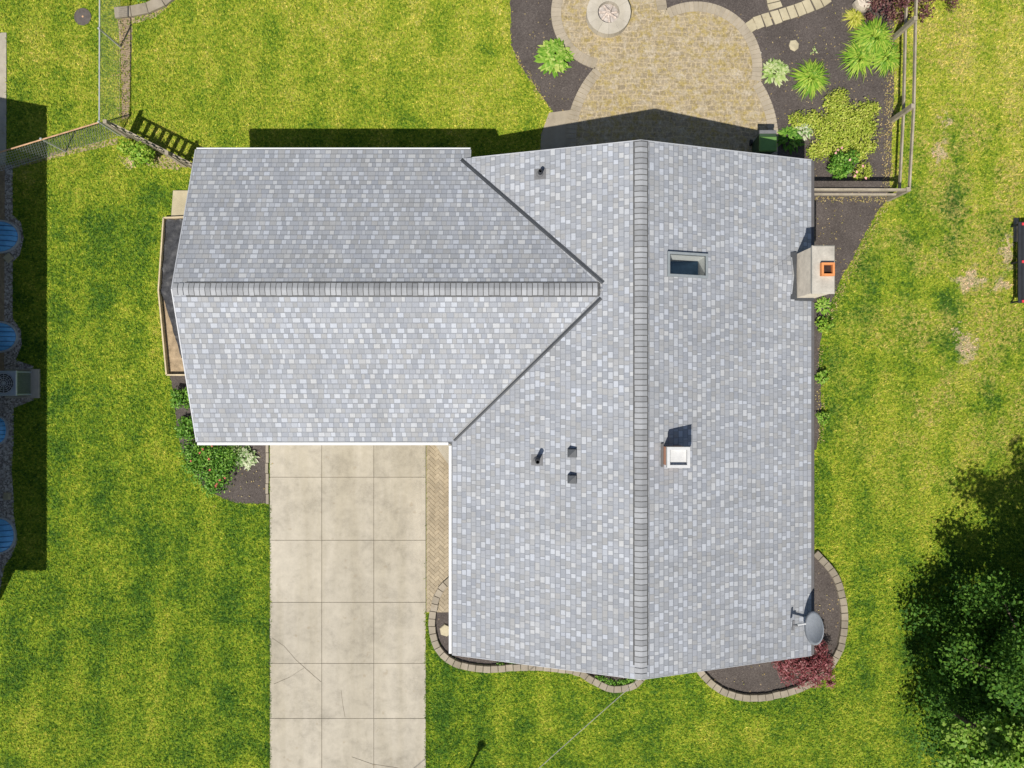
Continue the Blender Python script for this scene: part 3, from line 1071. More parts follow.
def valley(a, b):
    a, b = Vector((*a, 0)), Vector((*b, 0))
    d = (b - a).normalized()
    s_ = Vector((-d.y, d.x, 0))
    m = MB()
    prof = [(-.052, .008), (-.017, .012), (0, .024), (.017, .012), (.052, .008)]
    vs = []
    for q in (a, b):
        for w, l in prof:
            x, y = q.x + s_.x * w, q.y + s_.y * w
            vs.append((x, y, max(zmain(x), zgar(y)) + l + .004))
    m.add(vs, [(i, i + 1, i + 6, i + 5) for i in range(4)])
    m.build('valley_flashing', MAT_DARKMETAL, roof)


valley((XL + .05, GYF + .05), (xa - .08, YG - .24))
valley((xd - .02, YB - .03), (xa - .02, YG + .17))

# roof openings
sk = MB()
fr = .065


def rz(x, h):
    return zmain(x) + h


def skyframe():
    m = MB()
    H = .11

    def bx(x0, x1, y0, y1):
        m.add([(x0, y0, rz(x0, -.02)), (x1, y0, rz(x1, -.02)), (x1, y1, rz(x1, -.02)), (x0, y1, rz(x0, -.02)),
               (x0, y0, rz(x0, H)), (x1, y0, rz(x1, H)), (x1, y1, rz(x1, H)), (x0, y1, rz(x0, H))],
              [(3, 2, 1, 0), (4, 5, 6, 7), (0, 1, 5, 4), (1, 2, 6, 5), (2, 3, 7, 6), (3, 0, 4, 7)])
    x0, x1, y0, y1 = SKY
    bx(x0 - fr, x0, y0 - fr, y1 + fr)
    bx(x1, x1 + fr, y0 - fr, y1 + fr)
    bx(x0, x1, y0 - fr, y0)
    bx(x0, x1, y1, y1 + fr)
    return m


skl = skyframe().build('skylight', plain('skylight_frame_paint', (0.25, 0.275, 0.285), .4, .4, .06), roof)
x0, x1, y0, y1 = SKY
MB().add([(x0, y0, rz(x0, .09)), (x1, y0, rz(x1, .09)), (x1, y1, rz(x1, .09)), (x0, y1, rz(x0, .09))], [(0, 1, 2, 3)]).build('skylight_glass', MAT_GLASS, roof)
m = MB()
zb = 3.0
for a, b in (((x0, y0), (x1, y0)), ((x1, y0), (x1, y1)), ((x1, y1), (x0, y1)), ((x0, y1), (x0, y0))):
    m.add([(a[0], a[1], rz(a[0], .0)), (b[0], b[1], rz(b[0], .0)), (b[0], b[1], zb), (a[0], a[1], zb)], [(0, 1, 2, 3)])
m.build('skylight_shaft', plain('white_plaster', (0.86, 0.87, 0.85), .8, .1, .02), roof)
MB().add([(x0, y0, zb), (x1, y0, zb), (x1, y1, zb), (x0, y1, zb)], [(0, 1, 2, 3)]).build('skylight_floor', plain('blue_floor', (0.10, 0.19, 0.30), .7), roof)

# chimney on the right-hand eave
CX0, CX1, CY0, CY1, CZ = 8.05, 8.66, 2.42, 3.72, 4.08
ch = MB().box(CX0 + .03, CY0 + .03, 0, CX1 - .03, CY1 - .03, CZ - .16).build('chimney', MAT_PARGE, house)
m = MB().box(CX0 + .015, CY0 + .015, CZ - .16, CX1 - .015, CY1 - .015, CZ - .09)
m.slab(CX0, CY0, CZ - .075, CX1, CY1, CZ, .03)
m.box(CX0 + .04, CY0 + .04, CZ - .09, CX1 - .04, CY1 - .04, CZ - .075)
m.build('chimney_crown', MAT_CROWN, ch)
fcx, fcy = 8.42, 3.06
fl = MB()
o_, i_ = .185, .125
for t0 in range(4):
    pass


def square_tube(m, cx, cy, ro, ri, z0, z1):
    vs = []
    for r, z in ((ro, z0), (ro, z1), (ri, z1), (ri, z0 - .3)):
        vs += [(cx - r, cy - r, z), (cx + r, cy - r, z), (cx + r, cy + r, z), (cx - r, cy + r, z)]
    fs = []
    for i in range(3):
        for k in range(4):
            fs.append((i * 4 + k, i * 4 + (k + 1) % 4, i * 4 + 4 + (k + 1) % 4, i * 4 + 4 + k))
    m.add(vs, fs)


square_tube(fl, fcx, fcy, .175, .118, CZ - .02, CZ + .13)
flu = fl.build('flue', MAT_CLAY, ch)
MB().add([(fcx - .117, fcy - .117, CZ + .012), (fcx + .117, fcy - .117, CZ + .012), (fcx + .117, fcy + .117, CZ + .012), (fcx - .117, fcy + .117, CZ + .012)], [(0, 1, 2, 3)]).build('flue_throat', MAT_FLUEDARK, flu)  # dark sheet closing the flue a little below its rim
# stepped flashing against the chimney and the little saddle uphill of it
m = MB()
xs = CX0 + .026
ny = 9
for i in range(ny):
    y0 = CY0 - .02 + (CY1 - CY0 + .04) * i / ny
    y1 = CY0 - .02 + (CY1 - CY0 + .04) * (i + 1) / ny
    w = .09 + .10 * abs((i + .5) / ny - .5) * 2 * .8 + random.uniform(0, .02)
    m.box(xs - w, y0, zmain(xs) - .02 + 0, xs, y1, zmain(xs - w) + .022)
m.box(CX0 - .02, CY0 - .05, zmain(8.3) - .05, XE - .02, CY0 + .03, zmain(8.1) + .03)
m.build('chimney_flashing', MAT_DARKMETAL, ch)
m = MB()
ym = (CY0 + CY1) / 2
tip = (CX0 - 1.05, ym, zmain(CX0 - 1.05) + .012)
bk = (xs - .12, ym, zmain(xs - .12) + .15)
m.add([tip, (xs - .14, CY0 + .05, zmain(xs - .14) + .012), bk, (xs - .14, CY1 - .05, zmain(xs - .14) + .012)], [(0, 1, 2), (0, 2, 3)])
sad = m.build('roof_saddle', MAT_SHINGLE, roof)
uvl = sad.data.uv_layers.new(name='UVMap')
for poly in sad.data.polygons:
    for li in poly.loop_indices:
        co = sad.data.vertices[sad.data.loops[li].vertex_index].co
        uvl.data[li].uv = (co.y + 190, (XE - co.x) * k1)

# small brick chimney with a white cap
bx0, bx1, by0, by1 = 3.99, 4.58, -2.16, -1.62
c2 = MB().box(bx0 + .035, by0 + .035, 3.9, bx1 - .035, by1 - .035, 4.79).build('chimney', MAT_BRICK, house)
m = MB()
zt = 4.92
w = .075
for q in ((bx0, by0, bx1, by0 + w), (bx0, by1 - w, bx1, by1), (bx0, by0 + w, bx0 + w, by1 - w), (bx1 - w, by0 + w, bx1, by1 - w)):
    m.box(q[0], q[1], zt - .118, q[2], q[3], zt)
m.box(bx0 + .002, by0 + .002, zt - .15, bx1 - .002, by1 - .002, zt - .12)
m.build('chimney_cap', plain('cap_paint', (0.52, 0.52, 0.515), .6, .2, .05), c2)
m = MB().box(bx0 - .04, by0 - .04, 3.95, bx0 + .03, by1 + .04, zmain(bx0) + .06)
m.box(bx0, by0 - .04, 3.9, bx1 + .03, by0 + .03, zmain(bx1) + .04)
m.build('chimney_flashing', MAT_DKEDGE, c2)


def vent_pipe(px, py, h, r, label=None):
    z = 3.6
    for _ in range(3):
        x, y, _z = P(px, py, z)
        z = zmain(x)
    m = MB()
    m.add([(x - .16, y - .15, zmain(x - .16) + .008), (x + .16, y - .15, zmain(x + .16) + .008), (x + .16, y + .15, zmain(x + .16) + .008), (x - .16, y + .15, zmain(x - .16) + .008)], [(0, 1, 2, 3)])
    m.lathe((x, y, z), [(.1, .0), (.085, .05), (.055, .09)], 14)
    f = MB().lathe((x, y, z), [(r, .0), (r, h), (r * .72, h), (r * .72, h - .25)], 16).build('vent_pipe', MAT_BLACK, house, smooth=False)
    m.build('flashing', MAT_LEAD, f)
    return f


vent_pipe(540, 174, .32, .055)
vent_pipe(537, 460, .55, .06)
for px, py in ((572, 453), (572, 479)):
    z = 3.7
    for _ in range(3):
        x, y, _z = P(px, py, z)
        z = zmain(x)
    m = MB()
    a_, hh = .12, .17
    vs = [(x - a_, y - a_, zmain(x - a_)), (x + a_, y - a_, zmain(x + a_)), (x + a_, y + a_, zmain(x + a_)), (x - a_, y + a_, zmain(x - a_)),
          (x - a_, y - a_, zmain(x - a_) + .05), (x + a_, y - a_, zmain(x + a_) + .05), (x + a_ * .8, y + a_ * .9, zmain(x) + hh), (x - a_ * .8, y + a_ * .9, zmain(x) + hh)]
    m.add(vs, [(4, 5, 6, 7), (0, 1, 5, 4), (1, 2, 6, 5), (2, 3, 7, 6), (3, 0, 4, 7)])
    m.build('roof_vent', MAT_DARKMETAL, house)

# doors and windows below the eaves
gd = MB()
for k in range(4):
    gd.box(-7.9, gy0 - .035, .05 + k * .53, -3.1, gy0 - .003, .05 + k * .53 + .51)
gdo = gd.build('garage_door', MAT_WHITE, house)
MB().bar((-5.7, gy0 - .05, .45), (-5.3, gy0 - .05, .45), .03, .03).build('handle', MAT_DARKMETAL, gdo)
ed = MB().box(wx0 - .04, -4.2, .12, wx0 - .003, -3.25, 2.15).build('front_door', plain('door_paint', (.28, .06, .05), .5), house)
MB().lathe((wx0 - .07, -4.08, 1.05), [(.035, 0), (.035, .05)], 10).build('handle', MAT_GALV, ed)


def window(x0, y0, x1, y1, nx, ny):
    """white frame and pane flat against an outside wall, facing (nx, ny)"""
    m, p_ = MB(), MB()
    z0, z1 = .95, 2.15
    for a, b in (((x0, y0, z0), (x1, y1, z0)), ((x0, y0, z1), (x1, y1, z1))):
        m.bar((a[0] + nx * .03, a[1] + ny * .03, a[2]), (b[0] + nx * .03, b[1] + ny * .03, b[2]), .05, .07)
    for x, y in ((x0, y0), (x1, y1), ((x0 + x1) / 2, (y0 + y1) / 2)):
        m.box(x - .035 + nx * .03, y - .035 + ny * .03, z0, x + .035 + nx * .03, y + .035 + ny * .03, z1)
    f = m.build('window', MAT_WHITE, house)
    p_.add([(x0 + nx * .012, y0 + ny * .012, z0), (x1 + nx * .012, y1 + ny * .012, z0), (x1 + nx * .012, y1 + ny * .012, z1), (x0 + nx * .012, y0 + ny * .012, z1)], [(0, 1, 2, 3)])
    p_.build('pane', plain('window_pane', (.05, .06, .075), .08, .6, .05), f)


window(.2, wy0, 2.0, wy0, 0, -1)
window(5.0, wy0, 6.8, wy0, 0, -1)
window(wx0, -6.6, wx0, -5.2, -1, 0)
window(wx1, -4.6, wx1, -3.2, 1, 0)
window(wx1, -1.0, wx1, .4, 1, 0)
window(5.6, wy1, 7.2, wy1, 0, 1)
window(-6.6, gy1, -5.2, gy1, 0, 1)
pd = MB().box(.6, wy1 + .003, .1, 2.7, wy1 + .04, 2.15).build('patio_door', MAT_WHITE, house)
MB().box(.7, wy1 + .04, .2, 2.6, wy1 + .045, 2.05).build('pane', plain('door_pane', (.05, .06, .075), .08, .6, .05), pd)

# ------------------------------------------------------------------ neighbour's house, outside the left edge
nb = thing('neighbour_house', 'neighbouring house past the left edge, casting a long shadow on the lawn', 'house', (-21, 0, 0))
nx1, ny0, ny1 = -16.39, -6.95, 7.0
MB().box(-26, ny0, 0, nx1, ny1, 2.7).build('wall', MAT_SIDING, nb)
m = MB()
ex, e0, e1 = -15.60, -7.36, 7.42
zE, zP = 2.75, 4.6
m.add([(ex, e0, zE), (ex, e1, zE), (-21.4, e1, zP), (-21.4, e0, zP), (-27, e1, zE), (-27, e0, zE)], [(0, 1, 2, 3), (3, 2, 4, 5)])
m.add([(ex, e0, zE - .16), (ex, e1, zE - .16), (-27, e1, zE - .16), (-27, e0, zE - .16)], [(3, 2, 1, 0)])
m.add([(ex, e0, zE), (ex, e1, zE), (ex, e1, zE - .16), (ex, e0, zE - .16)], [(0, 1, 2, 3)])
m.add([(ex, e0, zE), (-21.4, e0, zP), (-27, e0, zE), (-27, e0, zE - .16), (ex, e0, zE - .16)], [(0, 1, 2, 3, 4)])
m.add([(ex, e1, zE), (-21.4, e1, zP), (-27, e1, zE), (-27, e1, zE - .16), (ex, e1, zE - .16)], [(4, 3, 2, 1, 0)])
m.build('roof', MAT_NROOF, nb)

# ------------------------------------------------------------------ satellite dish on the roof corner
dloc = (8.32, -6.72, zmain(8.32))
dish = thing('satellite_dish', 'grey oval satellite dish mounted at the lower right corner of the roof', 'satellite dish', dloc)
dc = Vector((8.46, -6.78, 3.32))
dn = Vector((-math.cos(math.radians(15)), .1, math.sin(math.radians(15)))).normalized()
du = Vector((0, 0, 1)).cross(dn).normalized()
dw = dn.cross(du).normalized()
vs, fs = [], []
NR, NA = 6, 28
for side in (0, 1):
    for i in range(NR + 1):
        r = i / NR
        for k in range(NA):
            t = 2 * math.pi * k / NA
            q = dc + du * (.455 * r * math.cos(t)) + dw * (.42 * r * math.sin(t)) + dn * (.10 * r * r - (0.014 if side else 0))
            vs.append(q)
off = (NR + 1) * NA
for i in range(NR):
    for k in range(NA):
        k2 = (k + 1) % NA
        fs.append((i * NA + k, i * NA + k2, (i + 1) * NA + k2, (i + 1) * NA + k))
        fs.append((off + i * NA + k, off + (i + 1) * NA + k, off + (i + 1) * NA + k2, off + i * NA + k2))
for k in range(NA):
    k2 = (k + 1) % NA
    fs.append((NR * NA + k, NR * NA + k2, off + NR * NA + k2, off + NR * NA + k))
MB().add(vs, fs).build('reflector', MAT_DISH, dish, smooth=True)
m = MB().tube([(8.40, -6.74, zmain(8.4)), (8.55, -6.76, 2.95), dc - dn * .03], .028, 8)
m.box(8.30, -6.84, zmain(8.38) - .01, 8.48, -6.64, zmain(8.3) + .015)
m.build('mast', MAT_GALV, dish)
low = dc - dw * .40 + dn * .08
feed = dc + dn * .60 - dw * .22
MB().tube([low, feed], .03, 8).build('feed_arm', MAT_WHITE, dish)
MB().tube([feed + Vector((-.02, 0, 0)), feed + (dc - feed).normalized() * .12], [.045, .03], 10).build('feed_horn', MAT_LEAD, dish)
m = MB().bar(feed - du * .14, feed + du * .14, .05, .05)
m.build('bracket', MAT_LEAD, dish)


# ------------------------------------------------------------------ edging stones
def edging(path, label, w=.215, h=.13, step=.24, name='stone_edging', group='curved stone edgings of the beds', mat_=MAT_EDGE):
    pts = smooth_path(PL(path), 10)
    ds = [0]
    for a, b in zip(pts[:-1], pts[1:]):
        ds.append(ds[-1] + math.dist(a, b))
    n = max(2, int(ds[-1] / step))

    def at(d):
        for i in range(len(ds) - 1):
            if ds[i + 1] >= d:
                t = (d - ds[i]) / max(1e-6, ds[i + 1] - ds[i])
                p_ = Vector(pts[i]).lerp(Vector(pts[i + 1]), t)
                tg = (Vector(pts[i + 1]) - Vector(pts[i])).normalized()
                return p_, Vector((-tg.y, tg.x, 0))
        tg = (Vector(pts[-1]) - Vector(pts[-2])).normalized()
        return Vector(pts[-1]), Vector((-tg.y, tg.x, 0))
    m = MB()
    L = ds[-1]
    for i in range(n):
        a, na = at(L * i / n + .006)
        b, nb_ = at(L * (i + 1) / n - .006)
        j = random.uniform(-.012, .012)
        hh = h + random.uniform(-.008, .008)
        q = [a + na * (-w / 2 + j), b + nb_ * (-w / 2 + j), b + nb_ * (w / 2 + j), a + na * (w / 2 + j)]
        c = sum(q, Vector()) / 4
        top = [c + (p_ - c) * .93 for p_ in q]
        vs = [(p_.x, p_.y, 0) for p_ in q] + [(p_.x, p_.y, hh - .012) for p_ in q] + [(p_.x, p_.y, hh) for p_ in top]
        m.add(vs, [(0, 1, 5, 4), (1, 2, 6, 5), (2, 3, 7, 6), (3, 0, 4, 7), (4, 5, 9, 8), (5, 6, 10, 9), (6, 7, 11, 10), (7, 4, 8, 11), (8, 9, 10, 11)])
    o = m.build(name, mat_, None, loc=pts[0])
    tag(o, label, 'edging', group)
    pl = [at(L * i / n) for i in range(n + 1)]
    NOGRASS.append([tuple((p_ + q * w * .5))[:2] for p_, q in pl] + [tuple((p_ - q * w * .5))[:2] for p_, q in pl[::-1]])
    return o


edging([(470, 566), (450, 580), (438, 594), (433, 614), (433, 634), (441, 652), (460, 664), (490, 668), (530, 666), (574, 670), (591, 679), (612, 688), (634, 684), (645, 672)],
       'winding stone edging from the paver walk round the front left house corner')
edging([(690, 655), (704, 676), (724, 691), (750, 697), (780, 693), (806, 684), (826, 669), (839, 648), (843.5, 622), (841, 596), (832, 572), (814, 552)],
       'half-round stone edging round the mulch bed at the lower right house corner')
edging([(116, 14), (136, 12), (155, 7), (172, -4), (186, -22)], 'curved grey stone edging at the top of the chain link fence', .34, .12, .45)
edging([(267.5, 432), (267.5, 504)], 'straight narrow stone edging between front mulch bed and driveway', .09, .06, .3)

# ------------------------------------------------------------------ fire pit, stones
fx, fy, _ = P(607.5, 16.5)
pit = thing('fire_pit', 'round pale stone fire pit with burnt logs on the patio', 'fire pit', (fx, fy, 0.03))
m = MB()
NB = 12
for i in range(NB):
    a0, a1 = 2 * math.pi * i / NB + .003, 2 * math.pi * (i + 1) / NB - .003
    ro, ri = .70, .345
    am = (a0 + a1) / 2
    pts = [(fx + r * math.cos(a_), fy + r * math.sin(a_)) for r, a_ in ((ro, a0), (ro, am), (ro, a1), (ri, a1), (ri, am), (ri, a0))]
    m.prism(pts, .03, .31 + .003 * (i % 2))
m.build('stone_ring', MAT_RING, pit)
MB().lathe((fx, fy, .03), [(.345, 0.0), (.34, .10), (.2, .13), (.02, .15)], 20).build('ash_bed', MAT_ASH, pit)
for k in range(7):
    a_ = k * .93 + .2
    p0 = (fx + .28 * math.cos(a_), fy + .28 * math.sin(a_), .19)
    p1 = (fx - .06 * math.cos(a_ + .5), fy - .06 * math.sin(a_ + .5), .27 + .01 * k)
    MB().tube([p0, p1], [.035, .045], 7).build('log', MAT_LOG, pit)

stones = [  # corners of each stone, as surveyed
    [(745, 24), (752, 19), (757, 29), (751, 33)], [(752.5, 18), (760, 15.5), (764, 27), (757, 30)], [(761, 15), (768, 13), (772.5, 25), (766, 27.5)],
    [(769.5, 12.5), (777.5, 10.5), (782, 22.5), (775, 25)], [(778.5, 10), (785, 8), (789.5, 19.5), (782.5, 21.5)], [(786, 7.5), (793, 5.5), (797.5, 17), (790.5, 19.5)],
    [(794, 5), (801, 2.5), (806, 14), (799, 17)], [(801.5, 2), (808.5, -1), (814, 11), (807, 14)], [(810, -1.5), (817, -4.5), (823, 7.5), (816, 10.5)],
    [(818, -5), (825, -9), (831, 2), (824, 7)], [(767, 5), (780, 2), (782, 7), (769, 11)], [(766, -3), (778, -6), (779.5, 1), (767, 4)]]
step_label = ['stepping stone touching the patio border, first of the curved row', 'sandy stepping stone in the curved row, second from the patio', 'sandy stepping stone in the curved row, third from the patio',
              'dark-chipped stepping stone in the curved row just right of the side path', 'stepping stone in the curved row, fifth from the patio', 'stepping stone in the curved row, sixth from the patio',
              'stepping stone in the curved row, seventh from the patio', 'stepping stone in the curved row, eighth from the patio', 'stepping stone of the curved row cut by the top photo edge',
              'last stepping stone of the curved row, mostly past the top edge', 'wide flat stepping stone above the curved row, lower of two', 'wide flat stepping stone above the curved row, at the top edge']
for q, lb in zip(stones, step_label):
    w_ = PL(q)
    cx = sum(p_[0] for p_ in w_) / 4
    cy = sum(p_[1] for p_ in w_) / 4
    m = MB().prism(w_, .0, .045)
    tag(m.build('stepping_stone', MAT_STEP, None, loc=(cx, cy, 0)), lb, 'stepping stone', 'stepping stones in the mulch')


def rock(px, py, r, h, label, cat='stone', name='garden_stone', mat_=MAT_STEP, n=7, group=None, sx=1.0):
    x, y, _ = P(px, py)
    R = r * HCAM / FOC
    ph = random.random() * 6
    rr = [R * random.uniform(.85, 1.1) for _ in range(n)]
    vs, fs = [], []
    for lev, (sc, z) in enumerate(((1.0, 0), (1.02, h * .5), (.9, h * .9), (.5, h))):
        for k in range(n):
            t = ph + 2 * math.pi * k / n
            vs.append((x + rr[k] * sc * math.cos(t) * sx, y + rr[k] * sc * math.sin(t), z + (random.uniform(-.1, .1) * h if lev else 0)))
    for i in range(3):
        for k in range(n):
            fs.append((i * n + k, i * n + (k + 1) % n, (i + 1) * n + (k + 1) % n, (i + 1) * n + k))
    fs.append(tuple(range(3 * n, 4 * n)))
    o = MB().add(vs, fs).build(name, mat_, None, loc=(x, y, 0))
    return tag(o, label, cat, group)


rock(793.5, 46, 5.5, .06, 'single flat pale stone alone in the mulch near the stepping stones')
rock(861, 5, 9, .35, 'rounded tan boulder beside the purple shrub at the top', 'boulder', 'boulder', MAT_BOULDER, 9)
rock(446, 630, 6, .08, 'flat tan stone in the mulch strip left of the front wall', n=6)
rock(9, 258, 6, .08, 'square pale stone lying beside a blue window well cover', n=4)
rock(8, 496, 5, .08, 'small pale block in the shaded gravel at the left edge', n=4)
rock(871, 8, 6, .2, 'small dark boulder in the shade of the purple shrub', 'boulder', 'boulder', MAT_LID, 8)
rock(760, 53, 1.6, .03, 'tiny white pebble on the mulch right of the patio', n=5, mat_=MAT_RING, name='pebble')

# concrete step at the garage side
sp = PL([(174, 191), (200, 191), (200, 218), (172, 218)])
tag(MB().prism(sp, 0, .07).build('stone_slab', MAT_STEP, None, loc=sp[0]), 'tan concrete slab lying against the left garage wall', 'slab')
NOGRASS.append([q[:2] for q in sp])

# raised bed along the garage gable
bedp = PL([(166, 219), (212, 217), (212, 375), (169, 375), (161, 291)])
rb = thing('raised_bed', 'long timber edged bed with black plastic sheet beside the garage gable', 'raised bed', bedp[4])
m = MB()
for a, b in ((bedp[1], bedp[0]), (bedp[0], bedp[4]), (bedp[4], bedp[3]), (bedp[3], bedp[2])):
    m.bar((a[0], a[1], .10), (b[0], b[1], .10), .045, .2)
m.build('timber_frame', MAT_NEWWOOD, rb)
m = MB()
xs_, ys_ = np.meshgrid(np.linspace(0, 1, 14), np.linspace(0, 1, 60))
x0p, y0p, _ = P(166, 220)
vs = []
for j in range(60):
    t = j / 59
    yy = 220 + t * 138
    xl = 167 + (-5) * (1 - abs(yy - 291) / 72) if yy < 291 else 162 + (yy - 291) * .085 + (yy - 291) * .22
    for i in range(14):
        px = xl + (205 - xl) * i / 13
        q = P(px, yy)
        vs.append((q[0], q[1], .06 + .035 * math.sin(7 * i / 13 * 3 + t * 40) * random.uniform(.2, 1) + random.uniform(0, .035)))
m.add(vs, [(j * 14 + i, j * 14 + i + 1, (j + 1) * 14 + i + 1, (j + 1) * 14 + i) for j in range(59) for i in range(13)])
m.build('plastic_sheet', MAT_PLASTIC, rb, smooth=True)
m = MB().add(PL([(166.5, 220), (211, 218), (211, 374), (169.5, 374), (162, 291)], .025), [(0, 1, 2, 3, 4)])
m.build('soil', MAT_DIRT, rb)
NOGRASS.append([q[:2] for q in bedp])

# ------------------------------------------------------------------ plants
UP = np.array([0, 0, 1.0])


def leaf_quads(c, d, nrm, L, W):
    """rhombic leaves: centre c, axis d, normal nrm, length L, width W -> verts, faces"""
    n = len(c)
    d = d / np.maximum(1e-6, np.linalg.norm(d, axis=1, keepdims=True))
    s_ = np.cross(nrm, d)
    s_ /= np.maximum(1e-6, np.linalg.norm(s_, axis=1, keepdims=True))
    L = np.broadcast_to(np.asarray(L, float), (n,))[:, None]
    W = np.broadcast_to(np.asarray(W, float), (n,))[:, None]
    v = np.stack([c - d * L * .5, c + s_ * W * .5 + d * L * .05, c + d * L * .5, c - s_ * W * .5 + d * L * .05], 1).reshape(-1, 3)
    f = np.arange(4 * n).reshape(n, 4)
    return v, f


def cloud(blobs, n, size, aspect=.6, flat=.5, shell=.55):
    """leaves filling a set of ellipsoids (x, y, z, rx, ry, rz), thicker towards the outside"""
    b = np.array(blobs, float)
    w = b[:, 3] * b[:, 4]
    idx = rng.choice(len(b), n, p=w / w.sum())
    b = b[idx]
    u = rng.normal(size=(n, 3))
    u /= np.linalg.norm(u, axis=1, keepdims=True)
    r = (shell + (1 - shell) * rng.random(n)) * (1 + .13 * rng.normal(size=n))
    c = b[:, :3] + u * b[:, 3:6] * r[:, None]
    c[:, 2] = np.maximum(c[:, 2], .015 + .05 * rng.random(n))
    nrm = u * (1 - flat) + UP * flat + rng.normal(size=(n, 3)) * .45
    nrm /= np.linalg.norm(nrm, axis=1, keepdims=True)
    d = np.cross(nrm, rng.normal(size=(n, 3)))
    L = size * (.6 + .8 * rng.random(n))
    return leaf_quads(c, d, nrm, L, L * aspect)


def rosette(x, y, R, n, length, width, rise, droop, segs=4, z0=.02, core=.12, dome=False):
    """strap leaves springing from a crown: arching blades, each its own strip"""
    V, F = [], []
    for i in range(n):
        t = rng.random() * 2 * math.pi
        q = rng.random() ** (.62 if dome else .5)
        if dome and i < 14:
            q = .08 + .25 * rng.random()
        L = length * (.55 + .55 * q) * (.85 + .3 * rng.random())
        w = width * (.75 + .5 * rng.random())
        r0 = R * core * (q if dome else rng.random())
        up0 = rise * (1.15 - .75 * q)
        zb_ = z0 + (rise * .9 * (1 - q * q) if dome else 0)
        if dome:
            up0 *= .35
        o = len(V)
        dx, dy = math.cos(t), math.sin(t)
        tw = rng.normal() * .25
        for k in range(segs + 1):
            s_ = k / segs
            rr = r0 + L * s_ * (.35 + .65 * q)
            z = zb_ + up0 * (1.9 * s_ - (1.0 + droop) * s_ * s_) + .01
            ww = w * (math.sin(math.pi * min(.98, .18 + .82 * s_)) ** .8) * (1 if k < segs else .15)
            a_ = t + tw * s_
            ex_, ey_ = math.cos(a_), math.sin(a_)
            px, py = x + rr * ex_, y + rr * ey_
            V.append((px - ey_ * ww / 2, py + ex_ * ww / 2, max(.012, z)))
            V.append((px + ey_ * ww / 2, py - ex_ * ww / 2, max(.012, z)))
        for k in range(segs):
            F.append((o + 2 * k, o + 2 * k + 1, o + 2 * k + 3, o + 2 * k + 2))
    return np.array(V), np.array(F)


def plant(name, v, f, material, label, cat, x, y, group=None, stems=True, h=.2):
    t = thing(name, label, cat, (x, y, 0), group)
    arrays('foliage', v, f, material, t, (x, y, 0))
    if stems:
        m = MB()
        for k in range(5):
            a_ = k * 1.3
            m.tube([(x + .03 * math.cos(a_), y + .03 * math.sin(a_), 0), (x + .1 * math.cos(a_), y + .1 * math.sin(a_), h)], [.008, .004], 5)
        m.build('stem', MAT_TWIG, t)
    return t


SC = HCAM / FOC


def hosta(px, py, r, material, label, group='hostas', n=None, name='hosta'):
    x, y, _ = P(px, py)
    R = r * SC
    v, f = rosette(x, y, R, int(1.6 * (n or int(60 + 160 * R))), R * .52, max(.05, R * .2), R * .62, .7, 4, .02, .62, True)
    return plant(name, v, f, material, label, 'hosta', x, y, group, h=.12)


def lily(px, py, r, label, n=None, material=LEAF_LILY, group='daylily clumps'):
    x, y, _ = P(px, py)
    R = r * SC
    v, f = rosette(x, y, R, n or int(330 * R + 60), R * 1.05, .035, R * .95, .75, 6)
    return plant('daylily', v, f, material, label, 'plant', x, y, group, h=.2)


def bush(px, py, r, h, material, label, n, size=.07, name='shrub', cat='shrub', group=None, lobes=6, aspect=.6):
    x, y, _ = P(px, py)
    R = r * SC
    bl = [(x, y, h * .45, R * .75, R * .75, h * .5)]
    for k in range(lobes):
        a_ = 2 * math.pi * k / lobes + random.uniform(-.4, .4)
        q = R * random.uniform(.45, .72)
        s_ = R * random.uniform(.3, .48)
        bl.append((x + q * math.cos(a_), y + q * math.sin(a_), h * random.uniform(.3, .6), s_, s_, h * .4))
    v, f = cloud(bl, n, size, aspect)
    return plant(name, v, f, material, label, cat, x, y, group, h=h * .6)


def flowers(parent, spots, material, h, size=.05):
    for px, py in spots:
        m = MB()
        x, y, _ = P(px, py, h)
        for k in range(6):
            a_ = k * 1.05
            q = size * (random.uniform(.3, .7) if k else 0)
            a_ += random.uniform(-.4, .4)
            m.lathe((x + q * math.cos(a_), y + q * math.sin(a_), h), [(size * .36, 0), (size * .3, size * .3), (size * .1, size * .35)], 6)
        m.build('flower', material, parent)


hosta(554, 58, 17.5, LEAF_HOSTA, 'bright green hosta with pale edged leaves in the mulch left of the patio', n=170)
hosta(775, 73, 13, LEAF_VARI, 'pale variegated hosta in the mulch right of the patio border', n=110)
lily(809, 80, 18, 'round green daylily clump beside the pale variegated hosta', n=300)
lily(872, 40, 21, 'largest daylily clump, uppermost of three grown together', n=340)
lily(857, 60, 18, 'daylily clump lower left of three grown together', n=260)
lily(884, 59, 16, 'daylily clump near the fence, lower right of three', n=230)
lily(853, 20, 11, 'small yellow clump next to the tan boulder', n=150, material=LEAF_YELLOW, group=None)
hosta(813, 51, 4.5, LEAF_VARI, 'tiny pale seedling alone in the mulch', None, 14, 'seedling')
hosta(790, 168 - 28, 13, LEAF_GREEN, 'dark green hosta in the house shadow beside the bin', 'hostas', 80)
hosta(803, 131, 10, LEAF_WHITE, 'white edged hosta at the corner of the spreading golden shrub', 'hostas', 70)
